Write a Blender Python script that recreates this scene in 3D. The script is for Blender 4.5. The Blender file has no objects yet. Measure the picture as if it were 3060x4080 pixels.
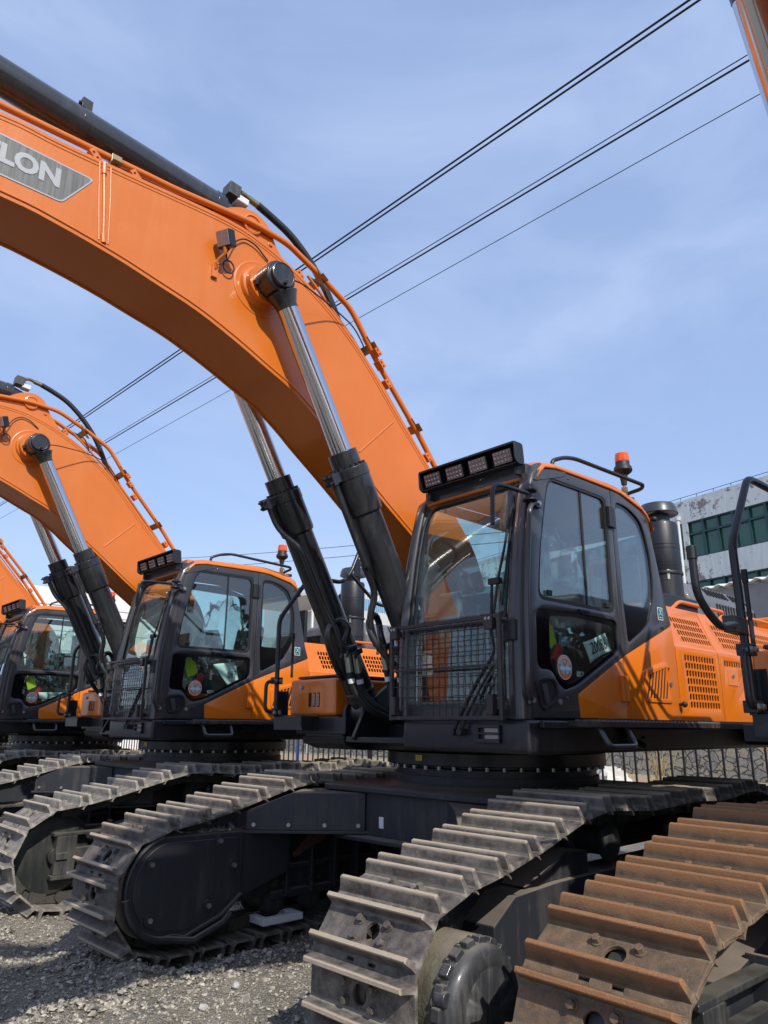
import bpy, bmesh, math, random
from mathutils import Vector, Matrix, noise
random.seed(7)
S = bpy.context.scene
COL = S.collection
PI = math.pi
GZ = -0.255            # ground height in the authoring frame
SL = Vector((-0.48, 0, GZ))   # slewing centre on the ground

# ------------------------------------------------------------------ materials
def newmat(name):
    m = bpy.data.materials.new(name); m.use_nodes = True
    nt = m.node_tree; nt.nodes.clear()
    out = nt.nodes.new('ShaderNodeOutputMaterial')
    return m, nt, out
def N(nt, t, **kw):
    n = nt.nodes.new(t)
    for k, v in kw.items():
        if k in n.inputs: n.inputs[k].default_value = v
        else: setattr(n, k, v)
    return n
def ramp(nt, fac, stops):
    r = nt.nodes.new('ShaderNodeValToRGB')
    e = r.color_ramp.elements
    while len(e) > 1: e.remove(e[-1])
    e[0].position = stops[0][0]; e[0].color = (*stops[0][1], 1)
    for p, c in stops[1:]:
        x = e.new(p); x.color = (*c, 1)
    nt.links.new(fac, r.inputs[0]); return r
def g3(v): return (v, v, v)
def mix(nt, f, a, b):
    m = nt.nodes.new('ShaderNodeMix'); m.data_type = 'RGBA'
    for i, v in ((0, f), (6, a), (7, b)):
        if isinstance(v, (int, float)): m.inputs[i].default_value = v
        elif isinstance(v, tuple): m.inputs[i].default_value = (*v, 1)
        else: nt.links.new(v, m.inputs[i])
    return m.outputs[2]
def coords(nt, scale=(1, 1, 1), kind='Object'):
    tc = nt.nodes.new('ShaderNodeTexCoord'); mp = nt.nodes.new('ShaderNodeMapping')
    mp.inputs['Scale'].default_value = scale
    nt.links.new(tc.outputs[kind], mp.inputs[0])
    oi = nt.nodes.new('ShaderNodeObjectInfo')
    vm = N(nt, 'ShaderNodeVectorMath', operation='SCALE'); vm.inputs[0].default_value = (37, 17, 23)
    nt.links.new(oi.outputs['Random'], vm.inputs['Scale'])
    ad = N(nt, 'ShaderNodeVectorMath', operation='ADD')
    nt.links.new(mp.outputs[0], ad.inputs[0]); nt.links.new(vm.outputs[0], ad.inputs[1])
    return ad.outputs[0], tc
def noise_f(nt, vec, scale, detail=4, rough=0.6):
    n = N(nt, 'ShaderNodeTexNoise', Scale=scale, Detail=detail, Roughness=rough)
    nt.links.new(vec, n.inputs['Vector']); return n.outputs['Fac']
def bump(nt, h, bs, strength=0.2, dist=0.01):
    b = N(nt, 'ShaderNodeBump', Strength=strength, Distance=dist)
    nt.links.new(h, b.inputs['Height']); nt.links.new(b.outputs[0], bs.inputs['Normal'])

def paint(name, col, rough=0.35, dust=0.25, dustcol=(0.30, 0.26, 0.21), coat=0.3, metal=0.0, orange_peel=0.02, lo=0.5, hi=0.8, updust=None, wave=0.0):
    m, nt, out = newmat(name)
    bs = N(nt, 'ShaderNodeBsdfPrincipled', Roughness=rough, Metallic=metal)
    bs.inputs['Coat Weight'].default_value = coat; bs.inputs['Coat Roughness'].default_value = 0.12
    nt.links.new(bs.outputs[0], out.inputs[0])
    v, tc = coords(nt); vs, _ = coords(nt, (9, 9, 0.7))
    a = noise_f(nt, v, 2.2, 5); b = noise_f(nt, vs, 2.0, 5, 0.7); c = noise_f(nt, v, 60, 3)
    mm = N(nt, 'ShaderNodeMath', operation='MULTIPLY'); nt.links.new(a, mm.inputs[0]); nt.links.new(b, mm.inputs[1])
    r = ramp(nt, mm.outputs[0], [(lo * 0.5, g3(0)), (hi * 0.5, g3(dust))])
    # dust lies on the upward faces
    geo = nt.nodes.new('ShaderNodeNewGeometry'); sp = nt.nodes.new('ShaderNodeSeparateXYZ')
    nt.links.new(geo.outputs['Normal'], sp.inputs[0])
    up = ramp(nt, sp.outputs['Z'], [(0.6, g3(0)), (1.0, g3(min(1, dust * 1.6) if updust is None else updust))])
    nn = ramp(nt, a, [(0.35, g3(0.2) if updust is None else g3(0.6)), (0.6, g3(1))])
    m2 = N(nt, 'ShaderNodeMath', operation='MULTIPLY'); nt.links.new(up.outputs[0], m2.inputs[0]); nt.links.new(nn.outputs[0], m2.inputs[1])
    mx = N(nt, 'ShaderNodeMath', operation='MAXIMUM'); nt.links.new(r.outputs[0], mx.inputs[0]); nt.links.new(m2.outputs[0], mx.inputs[1])
    hue = mix(nt, a, tuple(x * 0.9 for x in col), tuple(min(1, x * 1.08) for x in col))
    colr = mix(nt, mx.outputs[0], hue, dustcol)
    nt.links.new(colr, bs.inputs['Base Color'])
    rr = N(nt, 'ShaderNodeMath', operation='MULTIPLY_ADD'); rr.inputs[1].default_value = 0.8; rr.inputs[2].default_value = rough
    nt.links.new(mx.outputs[0], rr.inputs[0])
    r2 = N(nt, 'ShaderNodeMath', operation='MULTIPLY_ADD'); r2.inputs[1].default_value = 0.12
    nt.links.new(b, r2.inputs[0]); nt.links.new(rr.outputs[0], r2.inputs[2]); nt.links.new(r2.outputs[0], bs.inputs['Roughness'])
    if wave:
        hh = N(nt, 'ShaderNodeMath', operation='MULTIPLY_ADD'); hh.inputs[1].default_value = 14.0
        w1 = noise_f(nt, v, 1.6, 2, 0.4); nt.links.new(w1, hh.inputs[0]); nt.links.new(c, hh.inputs[2]); bump(nt, hh.outputs[0], bs, wave, 0.006)
    elif orange_peel: bump(nt, c, bs, orange_peel, 0.01)
    return m
def plain(name, col, rough=0.5, metal=0.0, coat=0.0, var=0.15, scale=8):
    m, nt, out = newmat(name)
    bs = N(nt, 'ShaderNodeBsdfPrincipled', Roughness=rough, Metallic=metal)
    bs.inputs['Coat Weight'].default_value = coat
    nt.links.new(bs.outputs[0], out.inputs[0])
    v, tc = coords(nt); a = noise_f(nt, v, scale, 4)
    nt.links.new(mix(nt, a, tuple(x * (1 - var) for x in col), tuple(min(1, x * (1 + var)) for x in col)), bs.inputs['Base Color'])
    return m
def steel_shoe(name, dark, mid, pale, tip, pit, gloss=0.62, tz=0.066, tw=0.014):
    m, nt, out = newmat(name)
    bs = N(nt, 'ShaderNodeBsdfPrincipled', Roughness=gloss, Metallic=0.15)
    nt.links.new(bs.outputs[0], out.inputs[0])
    v, tc = coords(nt); vs, _ = coords(nt, (1.0, 0.35, 1.0))
    a = noise_f(nt, v, 11, 9, 0.72); b = noise_f(nt, vs, 26, 7, 0.75); c = noise_f(nt, v, 130, 4, 0.7)
    base = ramp(nt, a, [(0.36, dark), (0.54, mid), (0.74, tuple(x * 0.5 + y * 0.5 for x, y in zip(mid, pale)))])
    f2 = ramp(nt, b, [(0.48, g3(0)), (0.72, g3(0.7))])
    col = mix(nt, f2.outputs[0], base.outputs[0], pit)
    # worn grouser tips, by the height above the shoe plate
    sp = nt.nodes.new('ShaderNodeSeparateXYZ'); nt.links.new(tc.outputs['Object'], sp.inputs[0])
    ad = N(nt, 'ShaderNodeMath', operation='MULTIPLY_ADD'); ad.inputs[1].default_value = 0.018
    nt.links.new(b, ad.inputs[0]); nt.links.new(sp.outputs['Z'], ad.inputs[2])
    tf = ramp(nt, ad.outputs[0], [(tz, g3(0)), (tz + tw, g3(0.85))])
    tcol = mix(nt, ramp(nt, c, [(0.42, g3(0)), (0.62, g3(1 if tz > 0.05 else 0.35))]).outputs[0], tip, pale)
    col = mix(nt, tf.outputs[0], col, tcol)
    ax = N(nt, 'ShaderNodeMath', operation='ABSOLUTE'); nt.links.new(sp.outputs['X'], ax.inputs[0])
    a2 = N(nt, 'ShaderNodeMath', operation='MULTIPLY_ADD'); a2.inputs[1].default_value = 0.07; nt.links.new(b, a2.inputs[0]); nt.links.new(ax.outputs[0], a2.inputs[2])
    foot_ = ramp(nt, a2.outputs[0], [(0.095, g3(0)), (0.115, g3(0.55)), (0.135, g3(0))])
    zl = ramp(nt, sp.outputs['Z'], [(0.010, g3(1)), (0.022, g3(0))])
    fm_ = N(nt, 'ShaderNodeMath', operation='MULTIPLY'); nt.links.new(foot_.outputs[0], fm_.inputs[0]); nt.links.new(zl.outputs[0], fm_.inputs[1])
    col = mix(nt, fm_.outputs[0], col, pale)
    spk = ramp(nt, c, [(0.60, g3(0)), (0.72, g3(0.5))])
    col = mix(nt, spk.outputs[0], col, pale)
    nt.links.new(col, bs.inputs['Base Color'])
    rr = ramp(nt, a, [(0.3, g3(gloss - 0.14)), (0.7, g3(gloss + 0.22))]); nt.links.new(rr.outputs[0], bs.inputs['Roughness'])
    h = N(nt, 'ShaderNodeMath', operation='ADD'); nt.links.new(b, h.inputs[0]); nt.links.new(c, h.inputs[1])
    bump(nt, h.outputs[0], bs, 0.5, 0.006)
    return m
def glass_mat(name, tint, boost=1.0, ior=1.52, film=0.0):
    m, nt, out = newmat(name)
    tr = N(nt, 'ShaderNodeBsdfTransparent'); tr.inputs[0].default_value = (*tint, 1)
    gl = N(nt, 'ShaderNodeBsdfGlossy', Roughness=0.0); gl.inputs[0].default_value = (1, 1, 1, 1)
    fr = N(nt, 'ShaderNodeFresnel', IOR=ior)
    gq = nt.nodes.new('ShaderNodeNewGeometry'); mi = nt.nodes.new('ShaderNodeMix'); mi.data_type = 'FLOAT'
    nt.links.new(gq.outputs['Backfacing'], mi.inputs[0]); mi.inputs[2].default_value = ior; mi.inputs[3].default_value = 1 / ior
    nt.links.new(mi.outputs[0], fr.inputs['IOR'])
    mu = N(nt, 'ShaderNodeMath', operation='MULTIPLY'); mu.inputs[1].default_value = boost; mu.use_clamp = True
    nt.links.new(fr.outputs[0], mu.inputs[0])
    ms = nt.nodes.new('ShaderNodeMixShader')
    nt.links.new(mu.outputs[0], ms.inputs[0]); nt.links.new(tr.outputs[0], ms.inputs[1]); nt.links.new(gl.outputs[0], ms.inputs[2])
    last = ms
    if film:
        df = N(nt, 'ShaderNodeBsdfDiffuse'); df.inputs[0].default_value = (0.45, 0.42, 0.36, 1)
        v, _ = coords(nt, (3, 3, 1)); a = noise_f(nt, v, 5, 5, 0.7)
        rf = ramp(nt, a, [(0.4, g3(film * 0.3)), (0.75, g3(film))])
        m2 = nt.nodes.new('ShaderNodeMixShader')
        nt.links.new(rf.outputs[0], m2.inputs[0]); nt.links.new(ms.outputs[0], m2.inputs[1]); nt.links.new(df.outputs[0], m2.inputs[2]); last = m2
    nt.links.new(last.outputs[0], out.inputs[0]); return m

M = {}
M['orange'] = paint('orange_paint', (0.66, 0.158, 0.003), 0.30, 0.05, (0.45, 0.22, 0.09), coat=0.5, wave=0.05)
M['orange_boom'] = paint('orange_boom_paint', (0.58, 0.142, 0.006), 0.30, 0.13, (0.46, 0.22, 0.09), coat=0.4, wave=0.12, updust=0.12, lo=0.42, hi=0.85)
M['grey'] = paint('charcoal_cab_paint', (0.030, 0.030, 0.035), 0.34, 0.10, (0.22, 0.20, 0.18), coat=0.5)
M['lgrey'] = paint('slate_grey_paint', (0.105, 0.11, 0.12), 0.42, 0.2, (0.28, 0.26, 0.24), coat=0.2)
M['black'] = paint('black_frame_paint', (0.007, 0.008, 0.012), 0.40, 0.08, (0.16, 0.145, 0.13), coat=0.15)
M['frame'] = paint('undercarriage_paint', (0.022, 0.024, 0.031), 0.46, 0.14, (0.27, 0.215, 0.165), coat=0.05, updust=0.8)
M['cyl'] = paint('cylinder_paint', (0.013, 0.014, 0.018), 0.28, 0.14, (0.16, 0.155, 0.15), coat=0.4, orange_peel=0.01)
M['tube'] = paint('arm_cylinder_paint', (0.022, 0.022, 0.027), 0.22, 0.12, (0.16, 0.155, 0.15), coat=0.6, orange_peel=0.01)
M['grime'] = paint('grimy_olive_casting', (0.085, 0.078, 0.055), 0.6, 0.8, (0.25, 0.21, 0.15), coat=0.1, orange_peel=0.5, lo=0.3, hi=0.85)
M['casting'] = paint('dark_casting', (0.030, 0.031, 0.033), 0.40, 0.35, (0.22, 0.20, 0.155), coat=0.2, orange_peel=0.12, lo=0.4, hi=0.9)
M['fdcap'] = paint('black_hub_casting', (0.028, 0.029, 0.032), 0.42, 0.55, (0.24, 0.215, 0.17), coat=0.25, orange_peel=0.12, lo=0.4, hi=0.95)
M['idler'] = paint('dark_green_idler', (0.016, 0.019, 0.019), 0.42, 0.15, (0.24, 0.21, 0.16), coat=0.1, lo=0.35, hi=0.8)
M['chrome'] = plain('chrome_rod', (0.62, 0.63, 0.66), 0.13, 1.0, var=0.05)
M['zinc'] = plain('zinc_fitting', (0.42, 0.43, 0.38), 0.4, 0.9)
M['brass'] = plain('brass_fitting', (0.36, 0.30, 0.17), 0.38, 0.9)
M['bolt'] = plain('bolt_steel', (0.40, 0.41, 0.42), 0.4, 0.8)
M['rubber'] = plain('black_rubber', (0.011, 0.011, 0.013), 0.55, 0, 0.0, 0.3)
M['guard'] = paint('guard_paint', (0.022, 0.018, 0.020), 0.5, 0.35, (0.17, 0.14, 0.12), coat=0.1)
M['dark'] = plain('dark_interior', (0.008, 0.008, 0.009), 0.8)
M['gblack'] = plain('black_glass_border', (0.004, 0.004, 0.005), 0.08)
M['trim'] = plain('cab_trim', (0.035, 0.036, 0.040), 0.6)
M['trim2'] = plain('pale_cab_trim', (0.16, 0.16, 0.16), 0.6)
M['seat'] = plain('seat_fabric', (0.030, 0.030, 0.034), 0.8)
M['white'] = plain('white_label', (0.75, 0.76, 0.76), 0.5, var=0.03)
M['paper'] = plain('paper_sheet', (0.86, 0.93, 0.91), 0.7, var=0.03)
M['ink'] = plain('black_ink', (0.01, 0.012, 0.014), 0.6)
M['yellow'] = plain('yellow_label', (0.75, 0.52, 0.02), 0.5)
M['stkorange'] = plain('orange_label', (0.55, 0.17, 0.05), 0.5)
M['cyan'] = plain('cyan_label', (0.18, 0.55, 0.70), 0.5)
M['hivis'] = plain('yellow_green_cloth', (0.50, 0.62, 0.03), 0.8)
M['red'] = plain('red_plastic', (0.45, 0.03, 0.02), 0.4)
M['silver'] = plain('silver_decal', (0.36, 0.38, 0.40), 0.38, 0.3)
M['silverl'] = plain('silver_lettering', (0.36, 0.37, 0.37), 0.4, 0.2)
M['amber'] = plain('amber_lens', (0.75, 0.10, 0.01), 0.15, 0, 0.8)
M['lens'] = plain('lamp_lens', (0.24, 0.19, 0.185), 0.25, 0.3, 0.8, var=0.3, scale=60)
M['foam'] = plain('white_foam', (0.62, 0.63, 0.64), 0.9, var=0.1)
M['shoe'] = steel_shoe('grey_shoe_steel', (0.046, 0.040, 0.038), (0.145, 0.128, 0.114), (0.44, 0.40, 0.33), (0.56, 0.43, 0.29), (0.14, 0.115, 0.09))
M['shoe_pale'] = steel_shoe('dusty_shoe_steel', (0.105, 0.096, 0.090), (0.26, 0.24, 0.21), (0.48, 0.44, 0.37), (0.52, 0.42, 0.30), (0.20, 0.17, 0.14))
M['rust'] = steel_shoe('rusty_shoe_steel', (0.085, 0.070, 0.055), (0.170, 0.115, 0.070), (0.33, 0.25, 0.16), (0.30, 0.125, 0.042), (0.165, 0.080, 0.036), 0.6, tz=0.034, tw=0.035)
M['link'] = steel_shoe('chain_link_steel', (0.012, 0.012, 0.014), (0.03, 0.027, 0.026), (0.10, 0.09, 0.07), (0.03, 0.03, 0.03), (0.04, 0.035, 0.03))
M['gclear'] = glass_mat('cab_glass', (0.84, 0.93, 0.91), 1.7, film=0.012)
M['gfront'] = glass_mat('windscreen_glass', (0.86, 0.93, 0.90), 1.3, film=0.035)
M['gdark'] = glass_mat('dark_glass_border', (0.03, 0.02, 0.02), 1.4)
M['wrap'] = glass_mat('clear_plastic_wrap', (0.90, 0.91, 0.90), 1.6)

# decal face with rain streaks
def decal_mat():
    m, nt, out = newmat('grey_decal')
    bs = N(nt, 'ShaderNodeBsdfPrincipled', Roughness=0.45, Metallic=0.1); nt.links.new(bs.outputs[0], out.inputs[0])
    vs, _ = coords(nt, (30, 1, 1.2)); a = noise_f(nt, vs, 2, 5, 0.7)
    r = ramp(nt, a, [(0.3, (0.07, 0.074, 0.072)), (0.7, (0.20, 0.205, 0.19))]); nt.links.new(r.outputs[0], bs.inputs['Base Color'])
    return m
M['decal'] = decal_mat()

# ------------------------------------------------------------------ mesh helpers
class B:
    def __init__(s): s.v = []; s.f = []; s.m = []; s.cur = 0
    def add(s, vs, fs):
        o = len(s.v); s.v += [tuple(x) for x in vs]
        for f in fs: s.f.append([i + o for i in f]); s.m.append(s.cur)
        return s
    def box(s, x0, x1, y0, y1, z0, z1):
        vs = [(x, y, z) for x in (x0, x1) for y in (y0, y1) for z in (z0, z1)]
        return s.add(vs, [(0, 1, 3, 2), (4, 6, 7, 5), (0, 4, 5, 1), (2, 3, 7, 6), (0, 2, 6, 4), (1, 5, 7, 3)])
    def obox(s, c, X, Y, Z, hx, hy, hz):
        c, X, Y, Z = map(Vector, (c, X, Y, Z))
        vs = [c + X * (a * hx) + Y * (b * hy) + Z * (d * hz) for a in (-1, 1) for b in (-1, 1) for d in (-1, 1)]
        return s.add(vs, [(0, 1, 3, 2), (4, 6, 7, 5), (0, 4, 5, 1), (2, 3, 7, 6), (0, 2, 6, 4), (1, 5, 7, 3)])
    def prism(s, poly, a, b, axis='y'):
        n = len(poly)
        def P(p, t):
            if axis == 'y': return (p[0], t, p[1])
            if axis == 'x': return (t, p[0], p[1])
            return (p[0], p[1], t)
        vs = [P(p, a) for p in poly] + [P(p, b) for p in poly]
        fs = [list(range(n)), list(range(2 * n - 1, n - 1, -1))]
        fs += [(i, (i + 1) % n, n + (i + 1) % n, n + i) for i in range(n)]
        return s.add(vs, fs)
    def cyl(s, p0, p1, r0, r1=None, n=20, caps=True, ph=0.0):
        r1 = r0 if r1 is None else r1
        p0 = Vector(p0); p1 = Vector(p1); d = (p1 - p0).normalized()
        u = d.orthogonal().normalized(); w = d.cross(u)
        vs = []
        for p, r in ((p0, r0), (p1, r1)):
            for i in range(n):
                a = 2 * PI * i / n + ph; vs.append(p + (u * math.cos(a) + w * math.sin(a)) * r)
        fs = [(i, (i + 1) % n, n + (i + 1) % n, n + i) for i in range(n)]
        if caps: fs += [list(range(n - 1, -1, -1)), list(range(n, 2 * n))]
        return s.add(vs, fs)
    def ringd(s, prof, p, d, n=28, caps=True):
        """lathe: prof = [(r, h)] along direction d from p"""
        p = Vector(p); d = Vector(d).normalized(); u = d.orthogonal().normalized(); w = d.cross(u)
        vs = []; k = len(prof)
        for r, h in prof:
            for i in range(n):
                a = 2 * PI * i / n; vs.append(p + d * h + (u * math.cos(a) + w * math.sin(a)) * max(r, 1e-4))
        fs = [(j * n + i, j * n + (i + 1) % n, (j + 1) * n + (i + 1) % n, (j + 1) * n + i) for j in range(k - 1) for i in range(n)]
        if caps: fs += [list(range(n - 1, -1, -1)), list(range((k - 1) * n, k * n))]
        return s.add(vs, fs)
    def tube(s, path, r, n=10, fil=0.0, prof=None, closed=False):
        pts = [Vector(p) for p in path]
        if fil: pts = fillet(pts, fil)
        k = len(pts); vs = []
        t = [(pts[min(i + 1, k - 1)] - pts[max(i - 1, 0)]).normalized() for i in range(k)]
        u = t[0].orthogonal().normalized()
        if prof: u = Vector(prof[0]) - t[0] * Vector(prof[0]).dot(t[0]); u.normalize()
        for i in range(k):
            u = (u - t[i] * u.dot(t[i])).normalized(); w = t[i].cross(u)
            for j in range(n):
                a = 2 * PI * j / n + (PI / n if prof else 0)
                c, q = math.cos(a), math.sin(a)
                if prof:
                    e = prof[3]
                    c = math.copysign(abs(c) ** e, c); q = math.copysign(abs(q) ** e, q)
                    vs.append(pts[i] + u * c * prof[1] + w * q * prof[2])
                else: vs.append(pts[i] + (u * c + w * q) * r)
        fs = [(a * n + j, a * n + (j + 1) % n, (a + 1) * n + (j + 1) % n, (a + 1) * n + j) for a in range(k - 1) for j in range(n)]
        fs += [list(range(n - 1, -1, -1)), list(range((k - 1) * n, k * n))]
        return s.add(vs, fs)
    def bolt(s, p, d, r=0.02, h=0.016, washer=True):
        p = Vector(p); d = Vector(d).normalized()
        if washer: s.cyl(p, p + d * h * 0.25, r * 1.3, n=14)
        s.cyl(p + d * h * 0.2, p + d * h, r, r * 0.97, n=6, ph=random.random())
        return s
    def sphere(s, c, r, n=12, sc=(1, 1, 1)):
        c = Vector(c); vs = []; m = n // 2
        for j in range(m + 1):
            th = PI * j / m
            for i in range(n):
                a = 2 * PI * i / n
                vs.append(c + Vector((r * sc[0] * math.sin(th) * math.cos(a), r * sc[1] * math.sin(th) * math.sin(a), r * sc[2] * math.cos(th))))
        return s.add(vs, [(j * n + i, (j + 1) * n + i, (j + 1) * n + (i + 1) % n, j * n + (i + 1) % n) for j in range(m) for i in range(n)])
    def grid(s, fn, nu, nv):
        vs = [fn(i / nu, j / nv) for i in range(nu + 1) for j in range(nv + 1)]
        return s.add(vs, [(i * (nv + 1) + j, (i + 1) * (nv + 1) + j, (i + 1) * (nv + 1) + j + 1, i * (nv + 1) + j + 1) for i in range(nu) for j in range(nv)])
    def cut(s):
        if not hasattr(s, 'cuts'): s.cuts = [(0, 0)]
        s.cuts.append((len(s.v), len(s.f))); return s
    def build_each(s, name, mats, parent=None, **kw):
        s.cut(); out = []
        for (v0, f0), (v1, f1) in zip(s.cuts, s.cuts[1:]):
            if f1 <= f0: continue
            q = B(); q.v = s.v[v0:v1]; q.f = [[i - v0 for i in f] for f in s.f[f0:f1]]; q.m = s.m[f0:f1]
            out.append(q.build(name, mats, parent, **kw))
        return out
    def build(s, name, mats, parent=None, bevel=0.0, segs=2, ang=32, loc=None, fixn=True, solid=0.0, xf=None):
        me = bpy.data.meshes.new(name)
        vs = s.v if xf is None else [tuple(xf @ Vector(v)) for v in s.v]
        me.from_pydata(vs, [], s.f)
        if not isinstance(mats, (list, tuple)): mats = [mats]
        for m in mats: me.materials.append(M[m] if isinstance(m, str) else m)
        me.polygons.foreach_set('material_index', s.m)
        return finish(name, me, parent, bevel, segs, ang, loc, fixn, solid)
def finish(name, me, parent=None, bevel=0.0, segs=2, ang=32, loc=None, fixn=True, solid=0.0):
    bm = bmesh.new(); bm.from_mesh(me)
    bmesh.ops.remove_doubles(bm, verts=bm.verts, dist=2e-5)
    bmesh.ops.dissolve_degenerate(bm, edges=bm.edges, dist=1e-5)
    if fixn: bmesh.ops.recalc_face_normals(bm, faces=bm.faces)
    for f in bm.faces: f.smooth = True
    bm.to_mesh(me); bm.free()
    me.set_sharp_from_angle(angle=math.radians(ang))
    o = bpy.data.objects.new(name, me); COL.objects.link(o)
    if solid:
        md = o.modifiers.new('s', 'SOLIDIFY'); md.thickness = solid; md.offset = 0
    if bevel:
        md = o.modifiers.new('b', 'BEVEL'); md.width = bevel; md.segments = segs; md.limit_method = 'ANGLE'; md.angle_limit = math.radians(ang)
        md.harden_normals = True
    if parent is not None: o.parent = parent
    if loc is not None: o.location = loc
    return o
def fillet(pts, r, n=5):
    out = [pts[0]]
    for i in range(1, len(pts) - 1):
        a, b, c = pts[i - 1], pts[i], pts[i + 1]
        d1 = (a - b); d2 = (c - b); l = min(r, d1.length * 0.45, d2.length * 0.45)
        p = b + d1.normalized() * l; q = b + d2.normalized() * l
        for k in range(n + 1):
            t = k / n; out.append(p * (1 - t) ** 2 + b * 2 * t * (1 - t) + q * t * t)
    out.append(pts[-1]); return out
def fil2(poly, r, n=4):
    pts = [Vector((*p, 0)) for p in poly]; k = len(pts); out = []
    for i in range(k):
        a, b, c = pts[i - 1], pts[i], pts[(i + 1) % k]
        d1 = a - b; d2 = c - b; l = min(r, d1.length * 0.45, d2.length * 0.45)
        p = b + d1.normalized() * l; q = b + d2.normalized() * l
        for t in range(n + 1):
            t /= n; v = p * (1 - t) ** 2 + b * 2 * t * (1 - t) + q * t * t; out.append((v.x, v.y))
    return out
def evalmesh(o):
    bpy.context.view_layer.update()
    dg = bpy.context.evaluated_depsgraph_get()
    return bpy.data.meshes.new_from_object(o.evaluated_get(dg))
def bake(o):
    me = evalmesh(o); o.modifiers.clear(); o.data = me; return o
def plate(name, loops, t, fn, mat, parent=None, bev=0.0, loc=None, bevel=0.0, subdiv=0):
    """flat plate with holes: loops in 2-D, thickness t, fn maps (u, v, w) into space"""
    cu = bpy.data.curves.new(name, 'CURVE'); cu.dimensions = '2D'; cu.fill_mode = 'BOTH'
    cu.extrude = max(t / 2 - bev, 1e-4); cu.bevel_depth = bev; cu.bevel_resolution = 1; cu.offset = -bev
    for lp in loops:
        sp = cu.splines.new('POLY'); sp.points.add(len(lp) - 1); sp.use_cyclic_u = True
        for i, p in enumerate(lp): sp.points[i].co = (p[0], p[1], 0, 1)
    o = bpy.data.objects.new(name, cu); COL.objects.link(o)
    me = evalmesh(o); bpy.data.objects.remove(o); bpy.data.curves.remove(cu)
    for v in me.vertices: v.co = fn(*v.co)
    me.materials.clear(); me.materials.append(M[mat] if isinstance(mat, str) else mat)
    for p in me.polygons: p.material_index = 0
    me.name = name
    return finish(name, me, parent, bevel, loc=loc)
def text_mesh(body, size, mat, mtx, name, parent=None, bold=0.0, sx=1.0, loc=None, shear=0.0, align='CENTER', ext=0.0008):
    cu = bpy.data.curves.new(name, 'FONT'); cu.body = body; cu.size = size; cu.offset = bold; cu.extrude = ext
    cu.align_x = align; cu.align_y = 'CENTER'; cu.shear = shear; cu.resolution_u = 3
    o = bpy.data.objects.new(name, cu); COL.objects.link(o)
    me = evalmesh(o); bpy.data.objects.remove(o); bpy.data.curves.remove(cu)
    for v in me.vertices:
        c = v.co; v.co = mtx @ Vector((c.x * sx, c.y, c.z))
    me.materials.clear(); me.materials.append(M[mat]); me.name = name
    for p in me.polygons: p.material_index = 0
    ob = bpy.data.objects.new(name, me); COL.objects.link(ob)
    if parent: ob.parent = parent
    if loc is not None: ob.location = loc
    return ob
def frame(o, X, Y):
    X = Vector(X).normalized(); Y = Vector(Y); Y = (Y - X * Y.dot(X)).normalized(); Z = X.cross(Y)
    return Matrix.Translation(Vector(o)) @ Matrix((X, Y, Z)).transposed().to_4x4()
def empty(name, loc=(0, 0, 0), rz=0):
    o = bpy.data.objects.new(name, None); COL.objects.link(o); o.location = loc; o.rotation_euler = (0, 0, rz); o.empty_display_size = 0.3
    return o
def tag(o, label=None, cat=None, group=None, kind=None):
    for k, v in (('label', label), ('category', cat), ('group', group), ('kind', kind)):
        if v: o[k] = v
    return o
def copy_tree(o, parent=None):
    c = o.copy(); COL.objects.link(c); c.parent = parent
    for ch in KIDS(o): copy_tree(ch, c)
    return c
def KIDS(o): return list(o.children)

# ------------------------------------------------------------------ track shoe
def cat(pts, n=8):
    out = []
    for i in range(len(pts) - 1):
        p0 = pts[max(i - 1, 0)]; p1 = pts[i]; p2 = pts[i + 1]; p3 = pts[min(i + 2, len(pts) - 1)]
        for k in range(n):
            t = k / n
            out.append(tuple(0.5 * ((2 * p1[a]) + (-p0[a] + p2[a]) * t + (2 * p0[a] - 5 * p1[a] + 4 * p2[a] - p3[a]) * t * t + (-p0[a] + 3 * p1[a] - 3 * p2[a] + p3[a]) * t ** 3) for a in (0, 1)))
    out.append(pts[-1]); return out
def path_pts():
    P = []; R = 0.440; cx = 2.540; cz = 0.498
    for k in range(25):
        a = math.radians(-90 + (168) * k / 24); P.append((cx + R * math.cos(a), cz + R * math.sin(a)))
    top = cat([(2.63, 0.928), (2.43, 0.952), (2.18, 0.998), (1.93, 1.055), (1.68, 1.120), (1.23, 1.212), (0.62, 1.175), (0.0, 1.195), (-0.62, 1.175), (-1.23, 1.212), (-1.68, 1.120), (-1.93, 1.055), (-2.18, 0.998), (-2.43, 0.952), (-2.63, 0.928)], 8)
    P += top[1:-1]
    for k in range(25):
        a = math.radians(102 + 168 * k / 24); P.append((-cx + R * math.cos(a), cz + R * math.sin(a)))
    return P
PATH = path_pts()
def walk(P, n, ph=0.5):
    Q = P + [P[0]]; L = [0]
    for i in range(len(P)): L.append(L[-1] + math.dist(Q[i], Q[i + 1]))
    T = L[-1]; res = []
    def at(s):
        s %= T
        for i in range(len(P)):
            if L[i + 1] >= s:
                t = (s - L[i]) / max(L[i + 1] - L[i], 1e-9); return (Q[i][0] * (1 - t) + Q[i + 1][0] * t, Q[i][1] * (1 - t) + Q[i + 1][1] * t)
    for k in range(n):
        a = at(T * (k + ph) / n - T / n / 2); b = at(T * (k + ph) / n + T / n / 2)
        res.append((((a[0] + b[0]) / 2, (a[1] + b[1]) / 2), math.atan2(b[1] - a[1], b[0] - a[0])))
    return res, T / n
NSH = 47
WALK, PITCH = walk(PATH, NSH)

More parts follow.
